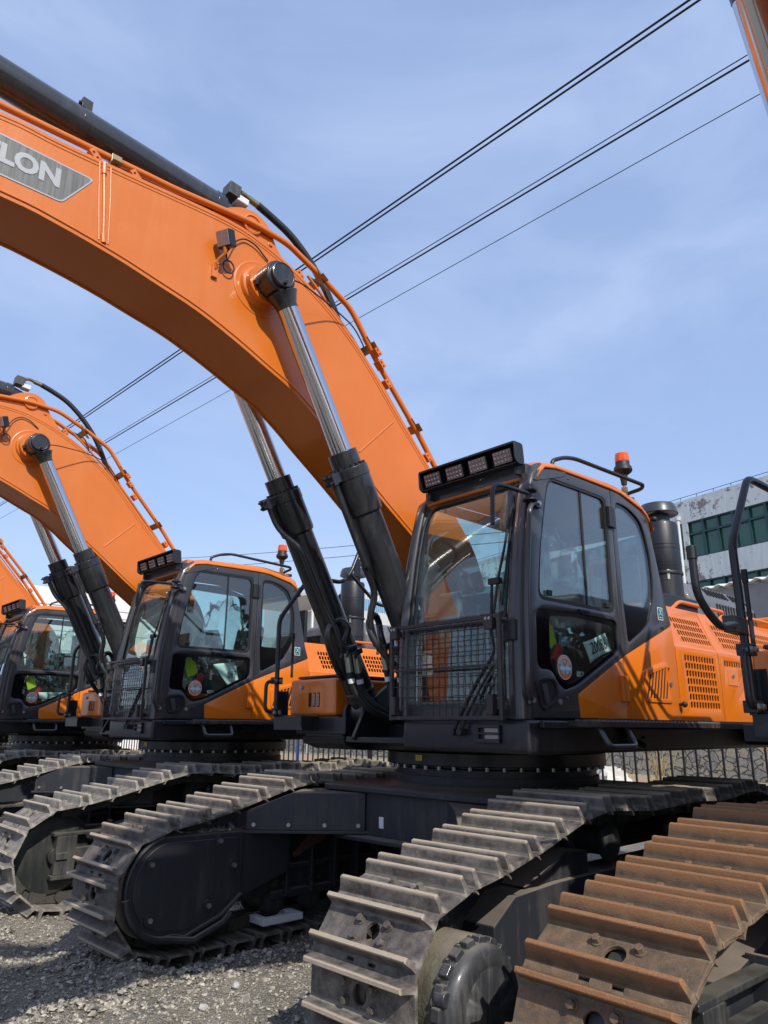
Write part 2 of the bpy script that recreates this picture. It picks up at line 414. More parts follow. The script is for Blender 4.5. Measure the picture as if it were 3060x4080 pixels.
def shoe(mat):
    b = B(); W = 0.35; hp = 0.078
    # plate with a round hole: ring of quads round the hole then out to the border
    n = 24; rh = 0.046
    def sq(a, hx, hy):
        c, s_ = math.cos(a), math.sin(a); k = 1 / max(abs(c) / hx, abs(s_) / hy); return (c * k, s_ * k)
    angs = [2 * PI * i / n for i in range(n)]
    zt, zb = 0.0, -0.018
    vs = []
    for z in (zt, zb):
        for a in angs: vs.append((rh * math.cos(a) * 0.95, rh * math.sin(a), z))
        for a in angs: x, y = sq(a, hp, hp); vs.append((x, y, z))
    fs = []
    for i in range(n):
        j = (i + 1) % n
        fs += [(i, j, n + j, n + i), (2 * n + i, 3 * n + i, 3 * n + j, 2 * n + j), (i, 2 * n + i, 2 * n + j, j)]
    b.add(vs, fs)
    for y0, y1 in ((-W, -hp), (hp, W)): b.box(-hp, hp, y0, y1, zb, zt)
    # both grousers and the curved trailing lip, one profile across the width
    for sgn in (-1, 1):
        x = sgn * 0.096
        prof = [(x - 0.018, -0.018), (x + 0.018, -0.018), (x + 0.019, 0.004), (x + 0.015, 0.022), (x + 0.0125, 0.069), (x + 0.008, 0.074), (x - 0.008, 0.074), (x - 0.0125, 0.069), (x - 0.015, 0.022), (x - 0.019, 0.004)]
        k = len(prof)
        # ends lean in towards the tip
        vs = []
        for yy in (-1, 1):
            for (px, pz) in prof:
                ins = 0.022 * max(0, pz) / 0.074
                vs.append((px, yy * (W - ins), pz))
        b.add(vs, [list(range(k)), list(range(2 * k - 1, k - 1, -1))] + [(i, (i + 1) % k, k + (i + 1) % k, k + i) for i in range(k)])
    lip = [(0.113, 0.000), (0.132, -0.003), (0.150, -0.012), (0.166, -0.027), (0.176, -0.046), (0.168, -0.048), (0.157, -0.033), (0.144, -0.022), (0.128, -0.015), (0.113, -0.014)]
    for y0, y1 in ((-W, -0.098), (-0.046, 0.046), (0.098, W)): b.prism(lip, y0, y1)
    b.prism([(-0.128, -0.006), (-0.114, -0.001), (-0.114, -0.017), (-0.128, -0.014)], -W, W)
    b.box(0.113, 0.124, -0.10, 0.10, -0.015, -0.002); b.box(0.164, 0.174, -0.10, 0.10, -0.047, -0.036)
    for sx in (-0.040, 0.040):
        for sy in (-0.093, 0.093): b.bolt((sx, sy, 0), (0, 0, 1), 0.0195, 0.028)
    o = b.build('track_shoe', mat, None, bevel=0.0028, segs=2, ang=40)
    return bake(o)

shoe_src = {k: shoe(k) for k in ('shoe', 'shoe_pale', 'rust')}

# ------------------------------------------------------------------ undercarriage (frame: slewing centre on the ground)
def make_track(side, root):
    """side: +1 left, -1 right; returns the part 'track'"""
    yc = 1.43 * side
    b = B()
    for (p, a) in WALK:
        t = Vector((math.cos(a), 0, math.sin(a))); nrm = Vector((math.sin(a), 0, -math.cos(a)))
        c = Vector((p[0], yc, p[1])) - nrm * 0.018
        for s_ in (-1, 1):
            yy = s_ * 0.085
            for q, off in ((-0.5, 0.012), (0.5, -0.012)):
                cc = c + t * (q * PITCH * 0.5) - nrm * 0.055 + Vector((0, yy + off * s_, 0))
                b.obox(cc, t, (0, 1, 0), nrm, PITCH * 0.27, 0.017, 0.048)
            jc = c + t * (PITCH * 0.5) - nrm * 0.065
            b.cyl(jc + Vector((0, yy - 0.03, 0)), jc + Vector((0, yy + 0.03, 0)), 0.046, n=12)
        jc = c + t * (PITCH * 0.5) - nrm * 0.065
        b.cyl(jc + Vector((0, -0.08, 0)), jc + Vector((0, 0.08, 0)), 0.027, n=10)
    tr = b.build('track', 'link', root, ang=40)
    first = shoe_src['shoe']
    for i, (p, a) in enumerate(WALK):
        if side == 1 and i == 0 and first.parent is None: o = first
        else: o = first.copy(); COL.objects.link(o)
        o.parent = tr
        jit = random.uniform(-0.008, 0.008)
        # shoe x along travel, z outward
        X = Vector((math.cos(a + jit), 0, math.sin(a + jit))); Z = Vector((X.z, 0, -X.x)); Y = Z.cross(X)
        m = Matrix((X, Y, Z)).transposed().to_4x4()
        m.translation = Vector((p[0], yc + random.uniform(-0.004, 0.004), p[1]))
        o.matrix_local = m
    return tr

def make_undercarriage(root):
    uc = empty('undercarriage'); uc.parent = root
    return uc

ROOT = empty('excavator')
UL = []   # undercarriage parts (turned together)
def reg(o): UL.append(o); return o

for side in (1, -1): reg(make_track(side, ROOT))
# side frames with rollers, ribs
for side in (1, -1):
    s = side; b = B()
    def yb(a, c): return (min(s * a, s * c), max(s * a, s * c))
    prof = [(-2.15, 0.30), (1.95, 0.30), (2.1, 0.38), (2.1, 0.66), (1.9, 0.78), (1.45, 0.80), (-1.5, 0.80), (-2.15, 0.66)]
    y0, y1 = yb(1.30, 1.56); b.prism(prof, y0, y1)
    y0, y1 = yb(1.22, 1.31); b.prism([(-2.0, 0.28), (1.5, 0.28), (1.5, 0.34), (-2.0, 0.34)], y0, y1)
    b.prism([(-2.0, 0.50), (1.5, 0.50), (1.5, 0.535), (-2.0, 0.535)], y0, y1)
    for k in range(13):
        x = -1.9 + k * 0.27
        y0, y1 = yb(1.20, 1.32); b.prism([(x, 0.30), (x + 0.03, 0.30), (x + 0.03, 0.74), (x, 0.74)], y0, y1)
    y0, y1 = yb(1.55, 1.64); b.prism([(-2.0, 0.28), (1.7, 0.28), (1.7, 0.34), (-2.0, 0.34)], y0, y1)
    # sloping guide plate in front of the carrier roller
    y0, y1 = yb(1.14, 1.52)
    b.prism([(1.05, 0.80), (1.75, 0.80), (1.30, 0.95), (1.05, 0.93)], y0, y1)
    fr = reg(b.build('track_frame', 'frame', ROOT, bevel=0.008))
    # bottom rollers
    for k in range(9):
        x = -1.75 + k * 0.40; rb = B()
        rb.ringd([(0.05, -0.19), (0.10, -0.18), (0.12, -0.13), (0.095, -0.12), (0.095, 0.12), (0.12, 0.13), (0.10, 0.18), (0.05, 0.19)], (x, s * 1.43, 0.255), (0, 1, 0), 20)
        for bx in (-0.06, 0.06): rb.bolt((x + bx, s * 1.22, 0.40), (0, -s, 0), 0.016, 0.02)
        rb.build('track_roller', 'idler', fr, ang=40)
    for x in (0.84, -0.72):
        rb = B(); rb.ringd([(0.05, -0.17), (0.085, -0.165), (0.12, -0.14), (0.12, -0.11), (0.085, -0.09), (0.085, 0.09), (0.12, 0.11), (0.12, 0.14), (0.085, 0.165), (0.05, 0.17)], (x, s * 1.43, 0.965), (0, 1, 0), 24)
        rb.cyl((x, s * 1.43, 0.965), (x, s * 1.12, 0.965), 0.045, n=16)
        rb.box(x - 0.075, x + 0.075, min(s * 1.08, s * 1.22), max(s * 1.08, s * 1.22), 0.80, 0.975)
        for bx in (-0.05, 0.05): rb.bolt((x + bx, s * 1.15, 0.975), (0, 0, 1), 0.02, 0.03)
        rb.build('carrier_roller', 'idler', fr, bevel=0.004, ang=40)
    # brown primer guide plate between frame and roller
    pb = B(); pb.prism([(0.98, 0.72), (1.32, 0.60), (1.34, 0.62), (1.0, 0.90)], min(s * 1.16, s * 1.19), max(s * 1.16, s * 1.19))
    M.setdefault('primer', paint('brown_primer', (0.085, 0.032, 0.022), 0.6, 0.2))
    pb.build('primer_plate', 'primer', fr, bevel=0.003)
    # sprocket and final drive at +x
    sx = 2.540; sz = 0.505
    b = B(); nt_ = 21; prof = []
    for i in range(nt_):
        for f, r in ((0.0, 0.315), (0.22, 0.31), (0.38, 0.375), (0.62, 0.375), (0.78, 0.31)):
            a = 2 * PI * (i + f) / nt_; prof.append((sx + r * math.cos(a), sz + r * math.sin(a)))
    b.prism(prof, s * 1.43 - 0.035, s * 1.43 + 0.035)
    sp = reg(b.build('sprocket', 'casting', ROOT, bevel=0.006))
    b = B()
    for i in range(18):
        a = 2 * PI * i / 18; b.bolt((sx + 0.262 * math.cos(a), s * 1.468, sz + 0.262 * math.sin(a)), (0, s, 0), 0.019, 0.024); b.cut()
    b.build_each('sprocket_bolt', 'zinc', sp)
    b = B(); d = (0, s, 0)
    b.ringd([(0.29, -0.23), (0.29, 0.02), (0.235, 0.03), (0.235, 0.06), (0.255, 0.08), (0.268, 0.16), (0.274, 0.43), (0.264, 0.435)], (sx + 0.085, s * 1.40, sz - 0.02), d, 48)
    fd = reg(b.build('final_drive', 'grime', ROOT, bevel=0.004))
    b = B(); prof = []
    nn = 20
    for i in range(nn):
        for f, r in ((0.0, 0.272), (0.06, 0.289), (0.64, 0.289), (0.70, 0.272), (0.72, 0.264), (0.98, 0.264)):
            a = 2 * PI * (i + f) / nn; prof.append((sx + 0.096 + r * math.cos(a), sz - 0.030 + r * math.sin(a)))
    b.prism(prof, min(s * 1.836, s * 1.885), max(s * 1.836, s * 1.885))
    b.ringd([(0.262, -0.01), (0.262, 0.050), (0.257, 0.066), (0.240, 0.084), (0.215, 0.097), (0.185, 0.104), (0.178, 0.102), (0.172, 0.105), (0.02, 0.108)], (sx + 0.096, s * 1.84, sz - 0.030), d, 64)
    for a in (0.35, 3.3): b.cyl((sx + 0.096 + 0.262 * math.cos(a), s * 1.845, sz - 0.030 + 0.262 * math.sin(a)), (sx + 0.096 + 0.262 * math.cos(a), s * 1.905, sz - 0.030 + 0.262 * math.sin(a)), 0.032, n=16)
    b.build('final_drive_cover', 'fdcap', fd, bevel=0.007, segs=3)
    b = B()
    for i in range(nn):
        a = 2 * PI * (i + 0.85) / nn; b.bolt((sx + 0.096 + 0.272 * math.cos(a), s * 1.832, sz - 0.030 + 0.272 * math.sin(a)), (0, s, 0), 0.013, 0.018); b.cut()
    b.build_each('cover_bolt', 'fdcap', fd)
    # travel motor guard on the inner side, bulging round the sprocket
    def dsh(r, sh=0.0):
        P = []
        for k in range(17):
            a = math.radians(82 + 190 * k / 16); P.append((0, 0))
        return P
    out = []
    for k in range(17):
        a = math.radians(78 + 200 * k / 16); out.append((2.47 - 0.0 + 0.345 * math.cos(a - PI + PI), 0))
    arc = [(2.52 + 0.345 * math.cos(math.radians(a)), 0.535 + 0.345 * math.sin(math.radians(a))) for a in range(78, -100, -11)]
    outl = arc + [(2.36, 0.17), (2.06, 0.27), (1.88, 0.40), (1.88, 0.86)]
    inn = [(2.48 + (x - 2.48) * 0.88 - 0.006, 0.535 + (z - 0.535) * 0.88) for x, z in outl]
    b = B(); b.prism(outl, min(s * 1.12, s * 1.345), max(s * 1.12, s * 1.345))
    b.prism([(1.40, 0.50), (1.89, 0.36), (1.89, 0.85), (1.40, 0.86)], min(s * 1.14, s * 1.34), max(s * 1.14, s * 1.34))
    mg = reg(b.build('motor_guard', 'frame', ROOT, bevel=0.014, segs=3))
    b = B(); b.prism(inn, min(s * 1.108, s * 1.13), max(s * 1.108, s * 1.13))
    cvp = b.build('motor_guard_cover', 'frame', mg, bevel=0.004)
    b = B()
    for (x, z) in ((2.69, 0.70), (2.12, 0.81), (1.98, 0.62), (2.67, 0.33), (2.19, 0.36)):
        b.cyl((x, s * 1.112, z), (x, s * 1.096, z), 0.042, n=20); b.cur = 1; b.bolt((x, s * 1.10, z), (0, -s, 0), 0.019, 0.026, washer=False); b.cur = 0; b.cut()
    b.build_each('guard_bolt', ['frame', 'bolt'], mg)
    b = B(); b.tube([(x, s * 1.116, z) for x, z in outl[:-1]], 0.016, 8); b.build('guard_rim', 'frame', mg)
    b = B()   # skid rib
    rib = [(2.52 + 0.352 * math.cos(math.radians(a)), s * 1.10, 0.535 + 0.352 * math.sin(math.radians(a))) for a in range(-8, -95, -8)] + [(2.30, s * 1.10, 0.14), (2.05, s * 1.10, 0.22), (1.98, s * 1.10, 0.28)]
    b.tube(rib, 0.026, 8); b.build('guard_rib', 'frame', mg)
    # idler at -x with its yoke
    ix = -2.540; b = B()
    b.ringd([(0.20, -0.13), (0.30, -0.125), (0.335, -0.11), (0.335, -0.05), (0.385, -0.045), (0.385, 0.045), (0.335, 0.05), (0.335, 0.11), (0.30, 0.125), (0.20, 0.13)], (ix, s * 1.43, sz), (0, 1, 0), 48)
    b.ringd([(0.30, -0.118), (0.02, -0.10)], (ix, s * 1.43, sz), (0, 1, 0), 40); b.ringd([(0.30, 0.118), (0.02, 0.10)], (ix, s * 1.43, sz), (0, 1, 0), 40)
    b.cyl((ix, s * 1.43 - 0.2, sz), (ix, s * 1.43 + 0.2, sz), 0.07, n=20)
    idl = reg(b.build('idler', 'idler', ROOT, bevel=0.006))
    b = B()
    for yy in (-1, 1):
        y0 = s * 1.43 + yy * 0.145; y1 = s * 1.43 + yy * 0.235
        a_, c_ = min(y0, y1), max(y0, y1)
        b.box(ix - 0.02, ix + 0.17, a_, c_, sz - 0.16, sz + 0.17)
        b.box(ix - 0.05, ix + 0.75, a_ - 0.0, c_ + 0.0, sz + 0.171, sz + 0.20)
        b.box(ix - 0.04, ix + 0.30, a_, c_, sz - 0.20, sz - 0.161)
        b.box(ix + 0.17, ix + 0.75, a_ + 0.01, c_ - 0.01, sz - 0.06, sz + 0.06)
        b.box(ix - 0.02, ix + 0.09, a_ - 0.02, c_ + 0.02, sz - 0.03, sz + 0.03)
    b.build('idler_yoke', 'casting', idl, bevel=0.007)

# X-frame
b = B()
plan = fil2([(1.23, -0.95), (1.23, 0.95), (0.70, 1.18), (-0.70, 1.18), (-1.23, 0.95), (-1.23, -0.95), (-0.70, -1.18), (0.70, -1.18)], 0.12)
b.prism(plan, 1.165, 1.205, 'z')
b.prism(fil2([(1.16, -0.80), (1.16, 0.80), (0.66, 1.12), (-0.66, 1.12), (-1.16, 0.80), (-1.16, -0.80), (-0.66, -1.12), (0.66, -1.12)], 0.05), 0.83, 1.166, 'z')
b.prism(fil2([(1.28, -0.72), (1.28, 0.72), (0.66, 1.14), (-0.66, 1.14), (-1.28, 0.72), (-1.28, -0.72), (-0.66, -1.14), (0.66, -1.14)], 0.10), 0.80, 0.832, 'z')
b.ringd([(0.99, 1.205), (0.93, 1.215), (0.90, 1.24), (0.90, 1.30)], (0, 0, 0), (0, 0, 1), 72)
xf = reg(b.build('centre_frame', 'frame', ROOT, bevel=0.007))
for fx in (1, -1):
    for fy in (1, -1):
        b = B()
        P = [(1.17, 0.44), (1.86, 1.14), (1.40, 1.32), (0.95, 1.02)]
        zt = [1.165, 1.02, 1.02, 1.165]
        zm = 1.15
        mid = (1.62, 0.895); mid2 = (1.30, 1.2)
        pl = [(1.17, 0.44, 1.155), (1.60, 0.875, 1.15), (1.86, 1.14, 1.01), (1.46, 1.30, 1.01), (1.22, 1.20, 1.15), (0.95, 1.02, 1.155)]
        top = [(x * fx, y * fy, z) for x, y, z in pl]; bot = [(x * fx, y * fy, 0.86) for x, y, z in pl]
        b.add(top + bot, [[0, 1, 4, 5], [1, 2, 3, 4], [6, 7, 8, 9, 10, 11]] + [[i, (i + 1) % 6, 6 + (i + 1) % 6, 6 + i] for i in range(6)])
        lg = b.build('frame_leg', 'frame', xf, bevel=0.010, segs=3, ang=20)
        b = B()
        pl2 = [(1.15, 0.41), (1.89, 1.16), (1.46, 1.33), (0.92, 1.0)]
        b.prism([(x * fx, y * fy) for x, y in pl2], 0.838, 0.860, 'z'); b.build('leg_flange', 'frame', xf, bevel=0.004)
        b = B(); d = Vector((0.7 * fx, -0.7 * fy, 0))
        for t in (0.06, 0.34, 0.64, 0.93):
            p = Vector(((1.17 + 0.69 * t) * fx, (0.44 + 0.70 * t) * fy, 0.905)) + d * 0.002
            b.bolt(p, d, 0.018, 0.018, washer=False)
        b.build('leg_bolt', 'bolt', xf)
b = B(); b.box(1.161, 1.164, -0.29, -0.24, 0.90, 0.985)
lb = b.build('frame_label', 'white', xf)
def uz(): pass

# slewing ring (turns with the top, symmetric)
UO = Vector((0.48, 0, -GZ))      # offset turning authoring coordinates into root coordinates
b = B()
b.ringd([(0.88, 0.96), (0.88, 1.10), (0.905, 1.11), (0.905, 1.125), (0.96, 1.126), (0.965, 1.13), (0.965, 1.225), (0.92, 1.235), (0.5, 1.24)], (-0.48, 0, 0), (0, 0, 1), 96)
ring = b.build('slewing_ring', 'black', ROOT, loc=UO, bevel=0.003)
b = B()
for i in range(44):
    a = 2 * PI * i / 44 + 0.05
    b.cyl((-0.48 + 0.935 * math.cos(a), 0.935 * math.sin(a), 1.127), (-0.48 + 0.935 * math.cos(a), 0.935 * math.sin(a), 1.097), 0.0165, n=8)
b.build('ring_bolt', 'bolt', ring)
a0 = 0.0
mx = frame((-0.48 + 0.9665 * math.cos(a0), 0.9665 * math.sin(a0), 1.185), (-math.sin(a0), math.cos(a0), 0), (0, 0, 1))
b = B(); b.box(-0.036, 0.036, -0.022, 0.022, 0, 0.002); yl = b.build('yellow_label', 'yellow', ring, xf=mx)
b = B()
for k in range(4): b.box(-0.028, 0.028 - 0.01 * (k % 2), 0.010 - k * 0.009, 0.012 - k * 0.009, 0.002, 0.0026)
b.build('label_print', 'ink', ring, xf=mx)

# ------------------------------------------------------------------ upper structure, authored in the M1 frame
def up(b, name, mat, parent=None, **kw):
    return b.build(name, mat, parent or ROOT, loc=(UO if parent is None else None), **kw)
XZ = lambda y, s=1: (lambda u, v, w: Vector((u, y + s * w, v)))

# deck
b = B()
b.prism(fil2([(1.22, 1.275), (1.10, 1.27), (-3.9, 1.275), (-3.9, 1.475), (1.22, 1.475)], 0.03), 0.57, 1.66)
deck = up(b, 'deck', 'black', bevel=0.045, segs=4)
b = B()
b.box(-3.9, 0.55, -1.15, 0.565, 1.24, 1.44)
b.box(0.55, 0.92, -0.42, 0.45, 1.30, 1.345)                      # front lip plate
b.box(0.40, 0.86, -1.20, -0.50, 1.36, 1.50)
b.prism([(0.2, 1.34), (0.86, 1.34), (0.84, 1.28), (0.70, 1.235), (0.2, 1.22)], -1.10, -0.52)
b.box(-3.9, 0.4, -1.15, -1.60, 1.36, 1.46)
for y in (-0.30, 0.30):      # boom foot cheeks
    b.prism([(0.95, 1.34), (0.80, 1.62), (0.45, 1.85), (0.05, 2.62), (-0.25, 2.66), (-0.75, 1.44), (0.9, 1.30)], y - 0.02, y + 0.02)
for y in (-0.54, -0.32, 0.32, 0.54):
    b.prism(fil2([(0.50, 1.34), (0.86, 1.34), (0.84, 1.60), (0.72, 1.68), (0.58, 1.64), (0.52, 1.5)], 0.06), y - 0.018, y + 0.018)
up(b, 'main_frame', 'black', deck, bevel=0.008)
b = B()     # grey belly plates seen under the walkway
b.box(-3.2, -0.85, 1.60, 1.64, 1.29, 1.40); up(b, 'belly_plate', 'lgrey', deck, bevel=0.004)
# walkway
b = B()
b.box(-3.9, 0.86, 1.655, 1.88, 1.435, 1.474)
wk = up(b, 'walkway', 'guard', bevel=0.006)
b = B()
for k in range(64):
    x = -3.85 + k * 0.073
    for y in (1.70, 1.76, 1.82): b.box(x, x + 0.035, y, y + 0.018, 1.474, 1.483)
for k in range(90):
    x = -3.88 + k * 0.052; b.prism([(x, 1.473), (x + 0.035, 1.473), (x + 0.028, 1.483), (x + 0.006, 1.483)], 1.868, 1.876)
up(b, 'tread', 'lgrey', wk)
b = B(); b.box(0.40, 1.12, 1.662, 1.70, 1.425, 1.47); up(b, 'walkway_end_plate', 'black', wk, bevel=0.008)
b = B(); b.tube([(0.735, 1.83, 1.44), (0.725, 1.89, 1.335), (0.70, 1.90, 1.32), (0.43, 1.90, 1.32), (0.40, 1.89, 1.335), (0.395, 1.83, 1.44)], 0.018, 12, 0.05)
up(b, 'step', 'grey', wk)
b = B()
for x in (0.14, -0.05):
    b.cyl((x, 1.665, 1.36), (x, 1.70, 1.36), 0.028, n=14); b.cyl((x, 1.665, 1.33), (x, 1.72, 1.31), 0.02, n=10)
b.prism([(0.2, 1.43), (-1.1, 1.43), (-0.6, 1.40), (0.1, 1.345)], 1.66, 1.70)
b.cut()
for x in (-2.3, -2.0): b.prism([(x, 1.43), (x + 0.03, 1.43), (x + 0.03, 1.30), (x, 1.33)], 1.66, 1.85); b.cut()
b.build_each('walkway_bracket', 'black', wk, bevel=0.004)

# boom
UPP = [(-0.12, 2.62), (0.02, 2.95), (0.30, 3.27), (0.55, 3.575), (0.73, 3.765), (0.92, 3.955), (1.10, 4.145), (1.27, 4.325), (1.44, 4.485), (1.61, 4.615), (1.77, 4.725), (2.01, 4.85), (2.23, 4.945), (2.46, 5.01), (2.65, 5.035), (2.9, 5.033), (3.43, 5.0), (3.93, 4.975), (4.3, 4.965), (5.2, 4.82), (6.2, 4.45), (6.35, 4.32)]
LOW = [(6.30, 4.15), (6.1, 4.15), (5.2, 4.38), (4.2, 4.40), (3.85, 4.375), (3.48, 4.318), (3.24, 4.265), (2.90, 4.185), (2.58, 4.07), (2.31, 3.955), (2.10, 3.865), (1.88, 3.725), (1.73, 3.61), (1.45, 3.41), (1.10, 3.15), (0.74, 2.90), (0.30, 2.58), (0.12, 2.32), (-0.05, 2.26), (-0.15, 2.40)]
def smooth2(P, n=4): return cat(P, n)
up_s = smooth2(UPP); lo_s = smooth2(LOW)
def inset(P, d, sgn):
    out = []
    for i, p in enumerate(P):
        a = P[max(i - 1, 0)]; c = P[min(i + 1, len(P) - 1)]
        t = Vector((c[0] - a[0], c[1] - a[1])).normalized(); n = Vector((t.y, -t.x)) * sgn
        out.append((p[0] + n.x * d, p[1] + n.y * d))
    return out
b = B()
ins = inset(up_s, 0.018, 1) + inset(lo_s, 0.014, 1)
b.prism(ins, -0.234, 0.234)
b.prism(up_s + lo_s, 0.234, 0.25); b.prism(up_s + lo_s, -0.25, -0.234)
boom = up(b, 'boom', 'orange_boom', bevel=0.005, ang=50)
b = B()   # weld beads
for y in (0.251, -0.251):
    b.tube([(3.64, y, 4.90), (3.615, y, 4.70), (3.59, y, 4.44)], 0.012, 8)
    b.tube([(3.675, y, 4.965), (3.65, y, 4.70), (3.615, y, 4.40)], 0.006, 8)
    b.tube([(3.60, y, 4.965), (3.575, y, 4.70), (3.555, y, 4.395)], 0.006, 8)
    b.tube([(3.645, y, 4.97), (3.638, y, 4.89)], 0.018, 8); b.tube([(3.592, y, 4.45), (3.584, y, 4.39)], 0.018, 8)
    b.tube([(1.03, y, 3.91), (1.40, y, 3.54)], 0.007, 8)
    L2 = [(p[0], y, p[1]) for p in inset(lo_s, 0.035, 1)]; b.tube(L2[8:-12], 0.008, 6)
    U2 = [(p[0], y, p[1]) for p in inset(up_s, 0.03, 1)]; b.tube(U2[8:-8], 0.0035, 6)
    U2 = [(p[0], y, p[1]) for p in inset(up_s, 0.055, 1)]; b.tube(U2[8:-8], 0.003, 6)
b.obox((3.62, 0, 4.372), (1, 0, 0.15), (0, 1, 0), (-0.15, 0, 1), 0.012, 0.2, 0.012)
up(b, 'weld_seam', 'orange_boom', boom)
PINX, PINZ = 2.39, 4.575
for s in (1, -1):
    b = B(); b.ringd([(0.225, 0), (0.225, 0.004), (0.215, 0.007), (0.205, 0.004), (0.175, 0.006), (0.165, 0.035), (0.15, 0.045), (0.148, 0.10)], (PINX + 0.02, s * 0.25, PINZ), (0, s, 0), 56)
    up(b, 'pin_boss', 'orange_boom', boom)
# decal with the visible end of the maker's lettering
DC = fil2([(5.10, 4.815), (3.705, 4.80), (3.87, 4.548), (5.10, 4.54)], 0.03)
dec = plate('boom_decal', [DC], 0.003, XZ(0.2525), 'decal', boom)
plate('decal_border', [fil2([(5.10, 4.825), (3.69, 4.81), (3.865, 4.54), (5.10, 4.53)], 0.032), fil2([(5.092, 4.816), (3.706, 4.801), (3.871, 4.549), (5.092, 4.541)], 0.03)], 0.003, XZ(0.2527), 'silver', boom)
mx = frame((3.89, 0.2565, 4.69), (-1, 0, 0.015), (0.03, 0, 1))
text_mesh('DEVELON', 0.175, 'silverl', mx, 'boom_lettering', boom, bold=0.008, sx=0.98, align='RIGHT')
# work lamp on the boom
b = B(); c0 = Vector((2.80, 0.36, 4.765)); fx = Vector((0.80, 0.30, -0.35)).normalized(); fz = Vector((0.25, 0.15, 0.95)); fz = (fz - fx * fz.dot(fx)).normalized(); fy = fz.cross(fx)
b.obox(c0 - fx * 0.03, fx, fy, fz, 0.035, 0.06, 0.062)
wl = up(b, 'work_lamp', 'black', boom, bevel=0.008)
b = B(); b.obox(c0 + fx * 0.010, fx, fy, fz, 0.006, 0.052, 0.054); up(b, 'lamp_lens', 'lens', boom, bevel=0.004)
b = B(); b.tube([(2.79, 0.36, 4.70), (2.77, 0.35, 4.66), (2.80, 0.30, 4.62), (2.80, 0.27, 4.56)], 0.012, 8, 0.02); b.obox((2.80, 0.262, 4.54), (1, 0, 0), (0, 1, 0), (0, 0, 1), 0.022, 0.012, 0.045)
b.bolt((2.80, 0.28, 4.60), (0, 1, 0), 0.014, 0.02); up(b, 'lamp_bracket', 'orange_boom', boom)
b = B(); b.tube([(2.76, 0.34, 4.68), (2.70, 0.30, 4.78), (2.66, 0.28, 4.86), (2.58, 0.27, 4.93), (2.48, 0.27, 4.92), (2.36, 0.26, 4.84)], 0.006, 8, 0.06)
ring_ = [(2.70 + 0.045 * math.cos(a), 0.28, 4.62 + 0.05 * math.sin(a)) for a in [k * 0.4 for k in range(17)]]; b.tube(ring_, 0.006, 8)
b.tube([(2.76, 0.34, 4.68), (2.73, 0.30, 4.66)], 0.006, 6); up(b, 'lamp_cable', 'rubber', boom)
# pipes along the boom
PIP = [(4.4, 5.08), (3.10, 5.13), (2.69, 5.17), (2.45, 5.19), (2.12, 5.17), (1.77, 5.02), (1.45, 4.86), (1.31, 4.69), (1.17, 4.50), (0.63, 3.93), (0.32, 3.55), (0.14, 3.32)]
b = B(); b.tube([(x, 0.16, z) for x, z in PIP], 0.025, 12, 0.08); up(b, 'hydraulic_pipe', 'orange_boom', boom)
b = B(); b.tube([(x - 0.01, -0.10, z - 0.02) for x, z in PIP], 0.025, 12, 0.08); up(b, 'hydraulic_pipe', 'orange_boom', boom)
b = B(); b.tube([(1.95, 0.21, 4.93), (1.5, 0.21, 4.58), (1.12, 0.21, 4.22), (0.62, 0.21, 3.68), (0.2, 0.21, 3.2)], 0.013, 8, 0.06); up(b, 'grease_pipe', 'orange_boom', boom)
b = B()
for (x, z, ux, uz_) in ((1.80, 5.02, -0.8, -0.55), (1.24, 4.60, -0.66, -0.75), (0.70, 4.00, -0.68, -0.73), (3.55, 5.10, -1, 0.0)):
    t = Vector((ux, 0, uz_)).normalized(); n = Vector((-t.z, 0, t.x)) * (1 if -t.z * 1 > 0 else -1)
    n = Vector((abs(t.z), 0, abs(t.x)))
    b.obox(Vector((x, 0.16, z)), t, (0, 1, 0), n, 0.035, 0.034, 0.033); b.obox(Vector((x, 0.05, z)) - n * 0.036, t, (0, 1, 0), n, 0.035, 0.18, 0.004)
    b.obox(Vector((x, 0.16, z)) - n * 0.07, t, (0, 1, 0), n, 0.02, 0.02, 0.04); b.cut()
b.build_each('pipe_clamp', 'brass', boom, bevel=0.003)
b = B()
for (x, z) in ((2.03, 4.90), (1.135, 4.43), (1.06, 4.27), (0.57, 3.72), (1.18, 4.53), (3.70, 5.03), (3.42, 5.03)):
    b.obox((x, 0.19, z), (0.7, 0, 0.7), (0, 1, 0), (-0.7, 0, 0.7), 0.04, 0.035, 0.024)
    for k in (-0.02, 0.02): b.bolt(Vector((x, 0.226, z)) + Vector((0.7, 0, 0.7)) * k, (0, 1, 0), 0.008, 0.01)
    b.cut()
b.build_each('pipe_block', 'orange_boom', boom, bevel=0.004)
b = B(); b.tube([(2.30, 0.53, 4.57), (2.2, 0.50, 4.60), (2.0, 0.42, 4.63), (1.75, 0.32, 4.66), (1.5, 0.27, 4.62), (1.36, 0.25, 4.48), (1.33, 0.22, 4.36)], 0.006, 8, 0.12)
b.tube([(1.92, 0.2, 4.93), (1.80, 0.24, 4.88), (1.74, 0.25, 4.76), (1.73, 0.24, 4.72)], 0.008, 8, 0.05); up(b, 'grease_hose', 'rubber', boom)
